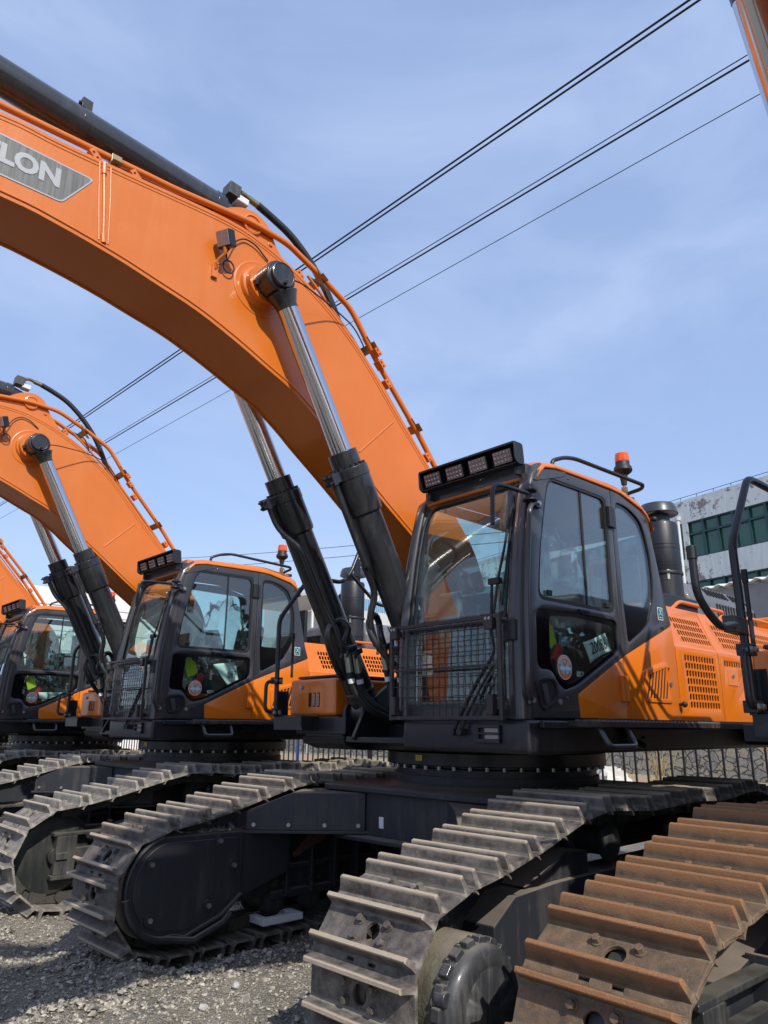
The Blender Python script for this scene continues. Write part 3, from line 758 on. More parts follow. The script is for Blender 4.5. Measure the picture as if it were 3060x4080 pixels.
# arm cylinder
d = Vector((0.994, 0, 0.086)).normalized(); p0 = Vector((2.66, 0, 5.285))
b = B(); b.cyl(p0, p0 + d * 3.0, 0.118, n=40); b.ringd([(0.118, 0), (0.126, 0.005), (0.126, 0.06), (0.118, 0.065)], p0 + d * 0.02, d, 40)
b.ringd([(0.118, 0), (0.1215, 0.001), (0.1215, 0.055), (0.118, 0.056)], p0 + d * 1.06, d, 40)
b.cyl(p0 + d * 2.95, p0 + d * 3.15, 0.14, n=40)
b.cyl(p0, p0 - d * 0.12, 0.10, 0.08, n=30); b.cyl((2.47, -0.08, 5.20), (2.47, 0.08, 5.20), 0.11, n=28)
ac = up(b, 'arm_cylinder', 'tube', bevel=0.003)
b = B(); q = p0 + d * 1.09; b.obox(q + Vector((0, 0.0, 0.155)), d, (0, 1, 0), (0, 0, 1), 0.035, 0.055, 0.04); b.bolt(q + Vector((0.036, 0.025, 0.16)), (1, 0, 0), 0.014, 0.015); b.bolt(q + Vector((0.036, -0.025, 0.16)), (1, 0, 0), 0.014, 0.015); up(b, 'clamp_block', 'black', ac, bevel=0.003)
b = B(); b.cyl(p0 + d * 3.1, (6.1, 0, 5.60), 0.06, n=24); up(b, 'piston_rod', 'chrome', ac)
b = B()
for s in (1, -1):
    b.prism(fil2([(2.95, 5.0), (2.66, 5.24), (2.56, 5.30), (2.42, 5.33), (2.30, 5.27), (2.22, 5.12), (2.12, 5.0), (1.9, 4.8)], 0.05), s * 0.115 - 0.018, s * 0.115 + 0.018)
    b.ringd([(0.085, 0), (0.085, 0.02), (0.07, 0.025), (0.068, 0.015), (0.02, 0.015)], (2.45, s * 0.133, 5.19), (0, s, 0), 32)
    b.bolt((2.27, s * 0.133, 5.10), (0, s, 0), 0.018, 0.014)
up(b, 'cylinder_mount', 'orange_boom', boom, bevel=0.005)
b = B(); b.obox((2.60, 0.05, 5.455), (0.994, 0, 0.09), (0, 1, 0), (-0.09, 0, 0.994), 0.05, 0.06, 0.055)
for y in (0.02, 0.08):
    for z in (0.03, -0.02): b.bolt((2.545, y, 5.46 + z), (-1, 0, 0), 0.012, 0.02)
up(b, 'port_block', 'casting', ac, bevel=0.004)
b = B(); b.tube([(2.56, 0.03, 5.48), (2.53, 0.02, 5.53), (2.47, 0.01, 5.545), (2.40, 0.0, 5.53)], 0.020, 12, 0.03); b.cyl((2.42, 0, 5.535), (2.31, 0, 5.515), 0.028, n=16); b.cyl((2.25, 0, 5.50), (2.22, 0, 5.49), 0.029, n=16); up(b, 'hose_fitting', 'brass', ac)
b = B(); b.obox((2.52, 0.06, 5.40), (1, 0, 0.1), (0, 1, 0), (-0.1, 0, 1), 0.05, 0.05, 0.03); up(b, 'foam_wrap', 'foam', ac, bevel=0.01)
b = B(); b.tube([(2.33, 0, 5.52), (2.21, 0, 5.485), (2.0, 0.01, 5.40), (1.80, 0.02, 5.24), (1.62, 0.02, 5.04), (1.50, 0.02, 4.85), (1.38, 0.0, 4.62), (1.28, 0, 4.5)], 0.031, 14, 0.12); up(b, 'hydraulic_hose', 'rubber', ac)
# arm hanging from the boom tip (ahead of the picture)
b = B()
b.prism(fil2([(5.85, 5.68), (6.15, 5.75), (6.95, 4.7), (7.05, 2.3), (6.9, 1.6), (6.65, 1.6), (6.45, 2.6), (6.22, 4.1), (6.05, 4.6)], 0.12), -0.17, 0.17)
armo = up(b, 'arm', 'orange_boom', bevel=0.01)
b = B()
bk = [(6.9, 1.62), (6.55, 1.72), (5.95, 1.45), (5.65, 0.95), (5.75, 0.35), (6.15, -0.05), (6.75, -0.15), (7.05, -0.1), (6.7, 0.0), (6.25, 0.15), (5.98, 0.45), (5.92, 0.9), (6.15, 1.3), (6.6, 1.5)]
b.prism(bk, -0.62, 0.62)
for s in (1, -1): b.prism([(6.9, 1.62), (6.55, 1.72), (5.95, 1.45), (5.65, 0.95), (5.75, 0.35), (6.15, -0.05), (6.75, -0.15), (7.05, -0.1)], s * 0.63 - 0.02, s * 0.63 + 0.02)
for k in range(5):
    y = -0.52 + k * 0.26; b.prism([(6.7, -0.13), (6.95, -0.16), (7.28, -0.10), (6.95, -0.05)], y - 0.05, y + 0.05)
up(b, 'bucket', 'black', bevel=0.01)

# boom cylinders
foot = Vector((0.68, 0, 1.55)); eye = Vector((2.375, 0, 4.575)); D = (eye - foot).normalized(); LEN = (eye - foot).length
nrmD = Vector((-D.z, 0, D.x))   # points up/back
tD = (3.405 - foot.z) / D.z      # collar top along the axis
for s in (1, -1):
    Y = Vector((0, s * 0.425, 0)); F = foot + Y
    b = B()
    b.cyl(F + D * 0.12, F + D * (tD - 0.12), 0.122, n=40)
    b.ringd([(0.10, 0.10), (0.128, 0.16), (0.128, 0.20), (0.122, 0.21)], F, D, 40)
    b.ringd([(0.122, tD - 0.50), (0.139, tD - 0.485), (0.143, tD - 0.46), (0.143, tD - 0.145), (0.136, tD - 0.135), (0.136, tD - 0.130)], F, D, 40)
    b.ringd([(0.140, tD - 0.215), (0.1475, tD - 0.21), (0.1475, tD - 0.135), (0.140, tD - 0.13), (0.112, tD - 0.13), (0.112, tD - 0.002), (0.106, tD), (0.08, tD)], F, D, 40)
    b.cyl(F - Vector((0, 0.085, 0)), F + Vector((0, 0.085, 0)), 0.125, n=28)
    b.cyl(F + D * 0.02, F + D * 0.16, 0.10, 0.11, n=24)
    cl = up(b, 'boom_cylinder', 'cyl', bevel=0.003)
    b = B()
    u = D.orthogonal().normalized(); w = D.cross(u)
    for k in range(18):
        a = 2 * PI * k / 18; p = F + D * (tD - 0.13) + (u * math.cos(a) + w * math.sin(a)) * 0.128; b.cyl(p, p + D * 0.02, 0.012, n=10)
    up(b, 'collar_bolt', 'black', cl)
    b = B(); b.cyl(F + D * (tD - 0.05), F + D * (LEN - 0.17), 0.079, n=40); up(b, 'piston_rod', 'chrome', cl)
    b = B(); E_ = eye + Y
    b.ringd([(0.082, 0.22), (0.082, 0.19), (0.10, 0.14), (0.12, 0.10)], E_, -D, 32)
    o_ = Vector((0, s, 0)); c1 = Vector((PINX, s * 0.31, PINZ))
    b.ringd([(0.118, 0), (0.125, 0.008), (0.125, 0.185), (0.118, 0.195), (0.098, 0.197), (0.098, 0.225), (0.088, 0.23), (0.086, 0.224), (0.01, 0.224)], c1, o_, 44)
    b.obox(Vector((PINX + 0.12, s * 0.36, PINZ - 0.04)), (0.9, 0, -0.4), (0, 1, 0), (0.4, 0, 0.9), 0.02, 0.03, 0.02)
    b.cyl(Vector((PINX - 0.02, s * 0.535, PINZ - 0.06)), Vector((PINX + 0.0, s * 0.575, PINZ - 0.075)), 0.014, n=10)
    up(b, 'rod_eye', 'cyl', cl, bevel=0.003)
    # port block and steel pipe down the tube
    fw = Vector((D.z, 0, -D.x))     # forward / down side of the tube
    pb = F + D * (tD - 0.17) + fw * 0.155
    b = B(); b.obox(pb, fw, (0, 1, 0), D, 0.045, 0.045, 0.035)
    b.obox(pb + fw * 0.05, fw, (0, 1, 0), D, 0.02, 0.05, 0.045)
    for yy in (-0.03, 0.03):
        for dd_ in (-0.025, 0.025): b.bolt(pb + fw * 0.07 + D * dd_ + Vector((0, yy, 0)), fw, 0.012, 0.022)
    up(b, 'port_block', 'cyl', cl, bevel=0.004)
    q0 = pb + fw * 0.025
    ys = -0.10
    pts = [q0 - D * 0.03, q0 - D * 0.40, q0 - D * 0.52 - fw * 0.02 + Vector((0, 0.02, 0))]
    if s < 0:
        pts = [q0 - D * 0.02, q0 - D * 0.22, q0 - D * 0.42 - fw * 0.02 + Vector((0, 0.17, 0)), q0 - D * 0.95 - fw * 0.02 + Vector((0, 0.17, 0)), q0 - D * 1.10 - fw * 0.02 + Vector((0, 0.20, 0)), q0 - D * 1.32 + Vector((0, 0.22, 0)), (1.02, -0.20, 2.05)]
    else:
        pts = [q0 - D * 0.02, q0 - D * 0.30, q0 - D * 0.70 + fw * 0.0, (1.47, 0.40, 2.60), (1.30, 0.36, 2.40), (1.30, 0.28, 2.20), (1.18, 0.24, 2.02)]
    b = B(); b.tube(pts, 0.026, 14, 0.09); up(b, 'cylinder_pipe', 'cyl', cl)
    # loop pipe and hoses at the foot
    yi = s * 0.22
    b = B()
    b.tube([(1.08, yi, 2.02), (1.12, yi, 2.10), (1.10, yi - 0.04 * s, 2.20), (1.18, yi - 0.0, 2.27), (1.27, yi + 0.02 * s, 2.20), (1.26, yi + 0.05 * s, 2.08), (1.14, yi + 0.10 * s, 1.92), (1.0, yi + 0.16 * s, 1.80)], 0.026, 12, 0.08)
    up(b, 'loop_pipe', 'cyl', cl)
    b = B()
    for k, (xx, yo) in enumerate(((1.09, 0.0), (0.98, 0.02 * s))):
        b.obox((xx, yi + yo, 2.02), (0.9, 0, -0.4), (0, 1, 0), (0.4, 0, 0.9), 0.035, 0.05, 0.022)
        for e in (-0.035, 0.035): b.bolt((xx + 0.02, yi + yo + e, 2.0), (0.3, 0, -0.95), 0.013, 0.04)
    up(b, 'pipe_flange', 'cyl', cl, bevel=0.003)
    b = B()
    for xx, yo in ((1.09, 0.0), (0.98, 0.02 * s)): b.cyl((xx, yi + yo, 2.0), (xx - 0.035, yi + yo, 1.85), 0.03, n=14)
    up(b, 'hose_ferrule', 'zinc', cl)
    for xx, yo in ((1.09, 0.0), (0.98, 0.02 * s)):
        b = B(); b.tube([(xx - 0.03, yi + yo, 1.87), (xx - 0.08, yi + yo * 1.5, 1.70), (xx - 0.20, yi * 0.7, 1.55), (xx - 0.42, yi * 0.5, 1.48), (xx - 0.6, yi * 0.5, 1.46)], 0.027, 12, 0.12); up(b, 'hydraulic_hose', 'rubber', cl)
        b = B(); b.cyl((xx - 0.048, yi + yo, 1.80), (xx - 0.058, yi + yo * 1.1, 1.765), 0.0285, n=14); up(b, 'hose_band', 'white', cl)

# ------------------------------------------------------------------ cab
PZ = [(1.48, 1.15), (1.9, 1.145), (2.12, 1.135), (2.39, 1.10), (2.61, 1.065), (2.84, 1.015), (3.02, 0.965), (3.20, 0.90)]
def Pf(z):
    for (a, x0), (c, x1) in zip(PZ, PZ[1:]):
        if z <= c: return x0 + (x1 - x0) * (z - a) / (c - a)
    return PZ[-1][1]
YD = 1.62
cab = B()
# pillars, sills, rear corners, floor, as one shell
cab.tube([(Pf(z) + 0.005, 1.565, z) for z in (1.475, 1.9, 2.12, 2.39, 2.61, 2.84, 3.0, 3.08)] + [(0.86, 1.56, 3.165), (0.72, 1.555, 3.19)], 0.05, 16, prof=((1, 0, 0), 0.068, 0.060, 0.55))
cab.tube([(Pf(z) + 0.02, 0.555, z) for z in (1.475, 1.9, 2.12, 2.39, 2.61, 2.84, 3.0, 3.08)] + [(0.86, 0.56, 3.165), (0.72, 0.56, 3.19)], 0.05, 16, prof=((1, 0, 0), 0.055, 0.045, 0.55))
cab.box(0.80, 0.985, 0.58, 1.56, 3.10, 3.21)          # header
cab.box(1.12, 1.19, 0.58, 1.55, 1.478, 1.60)          # sill
cab.box(1.16, 1.205, 0.60, 1.51, 2.085, 2.115)        # screen divider
cab.box(-0.80, 1.14, 0.52, 1.585, 1.478, 1.52)        # floor
cab.box(-0.70, -0.58, 0.53, 1.58, 1.52, 2.05)         # rear wall
cab.box(-0.62, -0.52, 0.53, 0.62, 2.05, 3.10); cab.box(-0.62, -0.54, 1.52, 1.59, 2.05, 3.10)
cab.box(-0.62, -0.50, 0.53, 1.59, 3.02, 3.12)
CAB = up(cab, 'cab', 'grey', bevel=0.012, segs=3)
def cpl(name, loops, t, fn, mat, bev=0.0, bevel=0.0): return plate(name, loops, t, fn, mat, CAB, bev=bev, bevel=bevel)
UW = fil2([(1.01, 2.24), (0.97, 2.56), (0.90, 2.86), (0.85, 3.05), (0.80, 3.125), (0.40, 3.13), (0.07, 3.13), (0.07, 2.70), (0.07, 2.24)], 0.07, 5)
LW = fil2([(1.055, 1.79), (1.04, 2.175), (0.60, 2.192), (0.05, 2.19), (0.05, 1.965), (0.60, 1.705), (0.76, 1.665), (0.83, 1.70), (0.90, 1.79)], 0.06, 5)
DOOR = [(1.15, 1.49), (1.145, 1.9), (1.135, 2.12), (1.10, 2.39), (1.065, 2.61), (1.015, 2.84), (0.96, 3.04), (0.91, 3.13), (0.84, 3.18), (0.73, 3.203), (0.4, 3.21), (0.003, 3.213), (0.003, 1.932), (0.618, 1.648), (0.604, 1.49)]
cpl('door', [DOOR, UW, LW], 0.035, XZ(YD - 0.01), 'grey', bev=0.006)
DO = fil2([(0.600, 1.492), (0.003, 1.492), (0.003, 1.928), (0.60, 1.652), (0.615, 1.635)], 0.012)
cpl('door_orange_panel', [DO], 0.035, XZ(YD - 0.009), 'orange', bev=0.006)
QW = fil2([(-0.06, 3.13), (-0.20, 3.13), (-0.32, 3.10), (-0.44, 3.04), (-0.50, 2.93), (-0.55, 2.75), (-0.56, 2.55), (-0.53, 2.40), (-0.43, 2.22), (-0.33, 2.15), (-0.09, 2.03), (-0.06, 2.4)], 0.05, 4)
cpl('rear_side_frame', [[(-0.003, 3.213), (-0.13, 3.21), (-0.29, 3.175), (-0.45, 3.14), (-0.565, 3.10), (-0.605, 2.9), (-0.685, 2.58), (-0.73, 2.39), (-0.785, 2.235), (-0.003, 1.936)], QW], 0.035, XZ(YD - 0.01), 'grey', bev=0.006)
cpl('rear_side_panel', [[(-0.003, 1.492), (-0.003, 1.932), (-0.785, 2.230), (-0.812, 2.05), (-0.812, 1.492)]], 0.035, XZ(YD - 0.009), 'orange', bev=0.006)
# vent door with diagonal slots
VD = fil2([(-0.24, 1.845), (-0.60, 1.935), (-0.665, 1.90), (-0.67, 1.62), (-0.26, 1.62)], 0.03)
sl = []
for k in range(10):
    x0 = -0.275 - k * 0.048
    z1_ = min(1.815 + 0.25 * (-0.275 - x0), 1.875)
    pts = [(x0, z1_ - 0.005), (x0 - 0.02, z1_), (x0 + 0.075, 1.655), (x0 + 0.095, 1.655)]
    pts = [(min(max(x, -0.64), -0.27), z) for x, z in pts]
    if k < 7: sl.append([(x0 - 0.070, min(z1_ + 0.01, 1.90)), (x0 - 0.102, min(z1_ + 0.014, 1.90)), (x0 - 0.030, 1.65), (x0 + 0.002, 1.65)])
cpl('vent_door', [VD] + sl, 0.014, XZ(YD + 0.014), 'orange', bev=0.004)
cpl('vent_dark', [fil2([(-0.26, 1.83), (-0.60, 1.91), (-0.65, 1.63), (-0.28, 1.63)], 0.02)], 0.003, XZ(YD + 0.0105), 'dark')
b = B(); b.cyl((-0.648, YD + 0.02, 1.765), (-0.648, YD + 0.034, 1.765), 0.018, n=16); b.build('latch', 'bolt', CAB)
# glass
def pane(name, loop, y, mat='gclear', t=0.006): return cpl(name, [loop], t, XZ(y), mat)
def grow(P, k):
    cx = sum(p[0] for p in P) / len(P); cz = sum(p[1] for p in P) / len(P)
    return [(cx + (x - cx) * k, cz + (z - cz) * k) for x, z in P]
pane('door_window', grow(UW, 1.02), YD - 0.012)
pane('lower_door_window', grow(LW, 1.02), YD - 0.012)
pane('quarter_window', grow(QW, 1.02), YD - 0.012)
# black printed borders / rubber seals
LWi = [(0.895, 1.84), (0.88, 2.145), (0.60, 2.165), (0.10, 2.15), (0.085, 1.985), (0.60, 1.735), (0.74, 1.70), (0.80, 1.74), (0.86, 1.79)]
cpl('glass_border', [grow(LW, 0.995), fil2(LWi, 0.04)], 0.002, XZ(YD - 0.0085), 'gblack')
cpl('quarter_border', [grow(QW, 0.995), fil2([(-0.08, 3.10), (-0.19, 3.105), (-0.30, 3.07), (-0.41, 3.01), (-0.465, 2.91), (-0.505, 2.75), (-0.51, 2.57), (-0.49, 2.45), (-0.40, 2.33), (-0.09, 2.33)], 0.04)], 0.002, XZ(YD - 0.0085), 'gblack')
cpl('window_seal', [grow(UW, 1.0), grow(UW, 0.955)], 0.014, XZ(YD - 0.004), 'rubber')
b = B(); b.box(0.402, 0.418, YD - 0.014, YD + 0.0, 2.26, 3.115); b.build('window_slide_bar', 'rubber', CAB, bevel=0.003)
b = B(); b.box(0.85, 0.90, YD - 0.008, YD + 0.012, 2.275, 2.315); b.box(0.13, 0.17, YD - 0.008, YD + 0.012, 2.275, 2.315); b.build('window_latch', 'rubber', CAB, bevel=0.006)
b = B(); b.obox((0.50, YD + 0.022, 2.215), (1, 0, 0.0), (0, 1, 0), (0, 0, 1), 0.07, 0.007, 0.006); b.obox((0.53, YD + 0.015, 2.21), (1, 0, 0), (0, 1, 0), (0, 0, 1), 0.015, 0.01, 0.012); b.build('door_catch', 'black', CAB, bevel=0.003)
# door hardware
HO = fil2([(1.095, 1.705), (1.05, 1.735), (0.92, 1.755), (0.865, 1.72), (0.845, 1.63), (0.90, 1.575), (1.01, 1.53), (1.05, 1.55)], 0.03)
HI = [(0.97 + (x - 0.97) * 0.76, 1.64 + (z - 1.64) * 0.76) for x, z in HO]
cpl('handle_bezel', [HO, HI], 0.014, XZ(YD + 0.012), 'black', bev=0.004)
cpl('handle_recess', [HI], 0.004, XZ(YD + 0.0095), 'dark')
cpl('door_handle', [fil2([(1.035, 1.69), (0.985, 1.70), (0.955, 1.58), (1.0, 1.565)], 0.012)], 0.012, XZ(YD + 0.017), 'trim', bev=0.003)
b = B(); b.cyl((0.835, YD + 0.005, 1.59), (0.835, YD + 0.018, 1.59), 0.018, n=18); b.build('lock_barrel', 'bolt', CAB, bevel=0.002)
b = B(); b.sphere((0.745, YD + 0.006, 1.617), 0.012, 12, (1, 0.5, 1)); b.sphere((0.572, YD + 0.006, 3.172), 0.013, 12, (1, 0.5, 1)); b.build('door_stud', 'grey', CAB)
for z0, mt in ((2.90, 'black'), (1.615, 'orange')):
    b = B(); h = 0.165 if mt == 'black' else 0.18
    b.box(0.018, 0.078, YD + 0.006, YD + 0.034, z0, z0 + h); b.box(-0.024, 0.012, YD + 0.006, YD + 0.020, z0 + 0.01, z0 + h - 0.01)
    b.cyl((0.0, YD + 0.022, z0), (0.0, YD + 0.022, z0 + h), 0.012, n=12); b.build('door_hinge', mt, CAB, bevel=0.005)
b = B(); b.cyl((-0.79, YD + 0.005, 1.615), (-0.79, YD + 0.04, 1.615), 0.012, n=10); b.sphere((-0.79, YD + 0.05, 1.615), 0.024, 12); b.build('rubber_stop', 'rubber', CAB)
b = B(); b.cyl((-0.585, YD - 0.02, 3.085), (-0.59, YD + 0.04, 3.085), 0.012, n=10); b.sphere((-0.59, YD + 0.05, 3.085), 0.024, 12); b.build('rubber_stop', 'rubber', CAB)
# front glass, upper and lower
def fgl(z0, z1, y0, y1, off):
    g = B(); g.grid(lambda u, v: (Pf(z0 + (z1 - z0) * u) + off, y0 + (y1 - y0) * v, z0 + (z1 - z0) * u), 12, 6); return g
g = fgl(2.10, 3.10, 0.585, 1.53, 0.040); g.build('windscreen', 'gfront', CAB, solid=0.005)
g = fgl(1.56, 2.10, 0.585, 1.53, 0.048); g.build('lower_windscreen', 'gfront', CAB, solid=0.005)
b = B()
b.tube([(Pf(z) + 0.052, 0.625, z) for z in (2.12, 2.4, 2.7, 2.9)] + [(Pf(3.0) + 0.052, 0.64, 2.98), (Pf(3.05) + 0.05, 0.70, 3.05), (Pf(3.06) + 0.05, 1.42, 3.06), (Pf(3.0) + 0.05, 1.475, 3.0)] + [(Pf(z) + 0.052, 1.49, z) for z in (2.9, 2.7, 2.4, 2.12)], 0.012, 8, 0.06)
b.build('windscreen_seal', 'rubber', CAB)
# roof
RE = [(0.985, 3.09), (0.95, 3.14), (0.86, 3.19), (0.72, 3.212), (0.4, 3.218), (0.0, 3.222), (-0.15, 3.214), (-0.30, 3.182), (-0.46, 3.148), (-0.58, 3.10), (-0.66, 3.0)]
CR = [0.0, 0.03, 0.055, 0.065, 0.075, 0.09, 0.10, 0.115, 0.13, 0.12, 0.0]
b = B(); nv = 40
vs = []
for (x, z), c in zip(RE, CR):
    for j in range(nv + 1):
        t = -1 + 2 * j / nv; y = 1.065 + 0.568 * math.copysign(abs(t) ** 0.8, t)
        vs.append((x + 0.03 * (abs(t) ** 6) * (-1 if x > 0.9 else (1 if x < -0.55 else 0)), y, z + c * (1 - abs(t) ** 9)))
b.add(vs, [(i * (nv + 1) + j, (i + 1) * (nv + 1) + j, (i + 1) * (nv + 1) + j + 1, i * (nv + 1) + j + 1) for i in range(len(RE) - 1) for j in range(nv)])
rf = b.build('roof', 'orange', CAB, ang=60, solid=0.02)
b = B(); b.prism(fil2([(0.93, 3.16), (0.60, 3.215), (0.60, 3.18), (0.95, 3.07), (1.0, 3.06)], 0.02), 1.50, 1.632); b.build('roof_corner', 'grey', CAB, bevel=0.015)
b = B(); b.box(0.62, 0.86, 0.70, 1.42, 3.24, 3.285); b.cyl((0.27, 1.45, 3.27), (0.27, 1.45, 3.32), 0.02, n=12); b.cyl((-0.02, 1.53, 3.22), (-0.02, 1.53, 3.26), 0.02, n=12); b.build('roof_hatch', 'orange', CAB, bevel=0.012)
# roof rail
b = B(); b.tube([(0.62, 1.53, 3.25), (0.618, 1.53, 3.325), (0.50, 1.55, 3.375), (0.36, 1.56, 3.40), (-0.40, 1.70, 3.33), (-0.44, 1.66, 3.315), (-0.44, 1.52, 3.30), (-0.46, 1.45, 3.27), (-0.46, 1.42, 3.20)], 0.016, 12, 0.06); b.build('roof_rail', 'black', CAB)
b = B(); b.cyl((0.62, 1.53, 3.20), (0.62, 1.53, 3.265), 0.02, n=10); b.cut(); b.obox((-0.44, 1.50, 3.265), (1, 0, 0), (0, 1, 0), (0, 0, 1), 0.07, 0.035, 0.008); b.build_each('rail_foot', 'orange', CAB)
# beacon
b = B(); b.cyl((-0.375, 1.548, 3.22), (-0.375, 1.548, 3.36), 0.012, n=10); b.obox((-0.375, 1.548, 3.31), (1, 0, 0), (0, 1, 0), (0, 0, 1), 0.016, 0.02, 0.03)
bp = b.build('beacon_stem', 'brass', CAB)
b = B(); b.ringd([(0.022, 3.36), (0.026, 3.40), (0.035, 3.445), (0.068, 3.47), (0.076, 3.485), (0.072, 3.51), (0.058, 3.53), (0.056, 3.56)], (-0.375, 1.548, 0), (0, 0, 1), 32); b.build('beacon_base', 'rubber', CAB)
b = B(); b.ringd([(0.058, 3.56), (0.060, 3.575), (0.060, 3.60), (0.055, 3.604), (0.056, 3.608), (0.054, 3.632), (0.046, 3.638)], (-0.375, 1.548, 0), (0, 0, 1), 28); b.build('beacon', 'amber', CAB)
b = B(); b.cyl((-0.52, 1.50, 3.26), (-0.52, 1.50, 3.285), 0.045, n=18); b.tube([(-0.40, 1.5, 3.26), (-0.46, 1.53, 3.30), (-0.40, 1.55, 3.34)], 0.006, 6); b.build('aerial_base', 'rubber', CAB)
# light bar
b = B()
b.prism([(1.118, 3.318), (1.122, 3.336), (1.10, 3.343), (1.035, 3.338), (1.020, 3.325), (1.012, 3.20), (1.020, 3.199), (1.029, 3.318), (1.040, 3.329), (1.10, 3.333)], 0.64, 1.56)
for y in (0.632, 1.556): b.prism(fil2([(1.12, 3.338), (1.02, 3.338), (1.005, 3.19), (1.07, 3.175), (1.11, 3.20)], 0.025), y, y + 0.012)
b.box(1.01, 1.085, 0.64, 1.56, 3.185, 3.193)
for y in (0.66, 1.50): b.box(0.94, 1.04, y, y + 0.03, 3.12, 3.186)
LBO = b.build('light_bar', 'black', CAB, bevel=0.004)
lx, lz_ = Vector((0.96, 0, -0.28)), Vector((0.28, 0, 0.96))
for k in range(4):
    y = 0.755 + k * 0.227
    b = B(); b.obox((1.062, y, 3.262), lx, (0, 1, 0), lz_, 0.022, 0.083, 0.052); b.build('lamp_housing', 'black', CAB, bevel=0.008)
    b = B(); pc = Vector((1.062, y, 3.262)) + lx * 0.024; b.obox(pc, lx, (0, 1, 0), lz_, 0.004, 0.078, 0.047)
    for r_ in range(3):
        for c_ in range(5): b.sphere(pc + lx * 0.005 + Vector((0, -0.06 + c_ * 0.03, 0)) + lz_ * (-0.03 + r_ * 0.03), 0.0115, 8, (0.5, 1, 1))
    b.build('lamp_lens', 'lens', CAB, bevel=0.003)
# mirror arm, A pillar grab rail
b = B(); b.tube([(1.16, 1.69, 2.915), (1.42, 1.70, 2.905), (1.50, 1.70, 2.895), (1.535, 1.70, 2.86), (1.545, 1.70, 2.625)], 0.0145, 12, 0.05)
for z in (2.885, 2.95): b.cyl((1.10, 1.665, z - 0.006), (1.10, 1.665, z + 0.008), 0.05, n=20)
b.cyl((1.10, 1.665, 2.87), (1.10, 1.665, 2.98), 0.016, n=10); b.obox((1.05, 1.64, 2.915), (1, 0, 0), (0, 1, 0), (0, 0, 1), 0.04, 0.02, 0.02); b.build('mirror_arm', 'black', CAB, bevel=0.003)
b = B(); b.tube([(1.14, 1.64, 1.60), (1.20, 1.665, 1.61), (1.245, 1.69, 1.66), (1.25, 1.70, 1.75), (1.235, 1.70, 2.2), (1.16, 1.69, 2.70), (1.135, 1.685, 2.82), (1.08, 1.67, 2.875), (0.99, 1.64, 2.885)], 0.0175, 12, 0.07)
b.obox((0.985, 1.645, 2.887), (1, 0, 0), (0, 1, 0), (0, 0, 1), 0.03, 0.012, 0.025); b.obox((1.15, 1.642, 1.593), (1, 0, 0), (0, 1, 0), (0, 0, 1), 0.028, 0.012, 0.022); b.build('grab_rail', 'grey', CAB)
b = B(); b.bolt((0.985, 1.655, 2.888), (0, 1, 0), 0.014, 0.012); b.cut(); b.bolt((1.15, 1.653, 1.593), (0, 1, 0), 0.014, 0.012); b.build_each('rail_bolt', 'bolt', CAB)
# wipers
b = B()
WX = lambda z: Pf(z) + 0.085
b.tube([(WX(2.87), 1.50, 2.87), (WX(2.6), 1.475, 2.58), (WX(2.35), 1.44, 2.36), (WX(2.15), 1.42, 2.14)], 0.009, 8, 0.05)
b.tube([(WX(2.87) - 0.015, 1.515, 2.89), (WX(2.6) - 0.015, 1.495, 2.58), (WX(2.30) - 0.015, 1.46, 2.20)], 0.006, 8, 0.05)
b.tube([(WX(2.36), 1.39, 2.36), (WX(2.0), 1.40, 2.02), (WX(1.9), 1.43, 1.90), (1.24, 1.38, 1.82)], 0.010, 8, 0.05)
b.tube([(1.245, 1.42, 1.86), (1.25, 1.30, 1.72), (1.255, 1.16, 1.52), (1.255, 1.08, 1.40)], 0.0125, 8, 0.04)
b.tube([(1.245, 1.44, 1.82), (1.25, 1.34, 1.70), (1.255, 1.22, 1.53), (1.255, 1.145, 1.40)], 0.0095, 8, 0.04)
b.cyl((1.22, 1.08, 1.40), (1.275, 1.08, 1.40), 0.024, n=14); b.cyl((1.22, 1.145, 1.40), (1.275, 1.145, 1.40), 0.022, n=14)
b.obox((WX(2.36), 1.415, 2.36), (1, 0, 0), (0, 1, 0), (0, 0, 1), 0.018, 0.045, 0.02); b.build('wiper', 'rubber', CAB)
# wire guard over the lower screen
b = B(); gx = 1.285
for y in (0.525, 1.515):
    b.box(gx - 0.013, gx + 0.013, y - 0.013, y + 0.013, 1.47, 2.128)
b.box(gx - 0.011, gx + 0.011, 0.538, 1.502, 2.10, 2.124); b.box(gx - 0.011, gx + 0.011, 0.538, 1.502, 1.474, 1.497); b.box(gx - 0.006, gx + 0.008, 0.538, 1.502, 1.80, 1.815)
wg = b.build('window_guard', 'guard', CAB, bevel=0.003)
b = B()
for k in range(1, 17):
    y = 0.525 + 0.99 * k / 17; b.tube([(gx + (0.005 if i % 2 else -0.003), y, 1.48 + 0.64 * i / 12) for i in range(13)], 0.0032, 5)
for k in range(1, 9):
    z = 1.485 + 0.63 * k / 9; b.tube([(gx + (-0.003 if i % 2 else 0.005), 0.53 + 0.98 * i / 16, z) for i in range(17)], 0.0032, 5)
b.build('guard_mesh', 'guard', CAB)
b = B()
for y in (0.56, 1.44):
    b.box(gx - 0.02, gx + 0.025, y - 0.035, y + 0.035, 2.03, 2.118); b.box(1.20, gx, y - 0.02, y + 0.02, 2.05, 2.09); b.cut()
    b.box(gx - 0.02, gx + 0.03, y - 0.025, y + 0.025, 1.505, 1.63); b.box(1.20, gx, y - 0.02, y + 0.02, 1.50, 1.54); b.cut()
b.box(1.21, 1.24, 1.515, 1.60, 1.96, 2.09)
b.build_each('guard_latch', 'guard', CAB, bevel=0.004)
b = B()
for y in (0.56, 1.44):
    for e in (-0.014, 0.014): b.bolt((gx + 0.025, y + e, 2.10), (1, 0, 0), 0.008, 0.006)
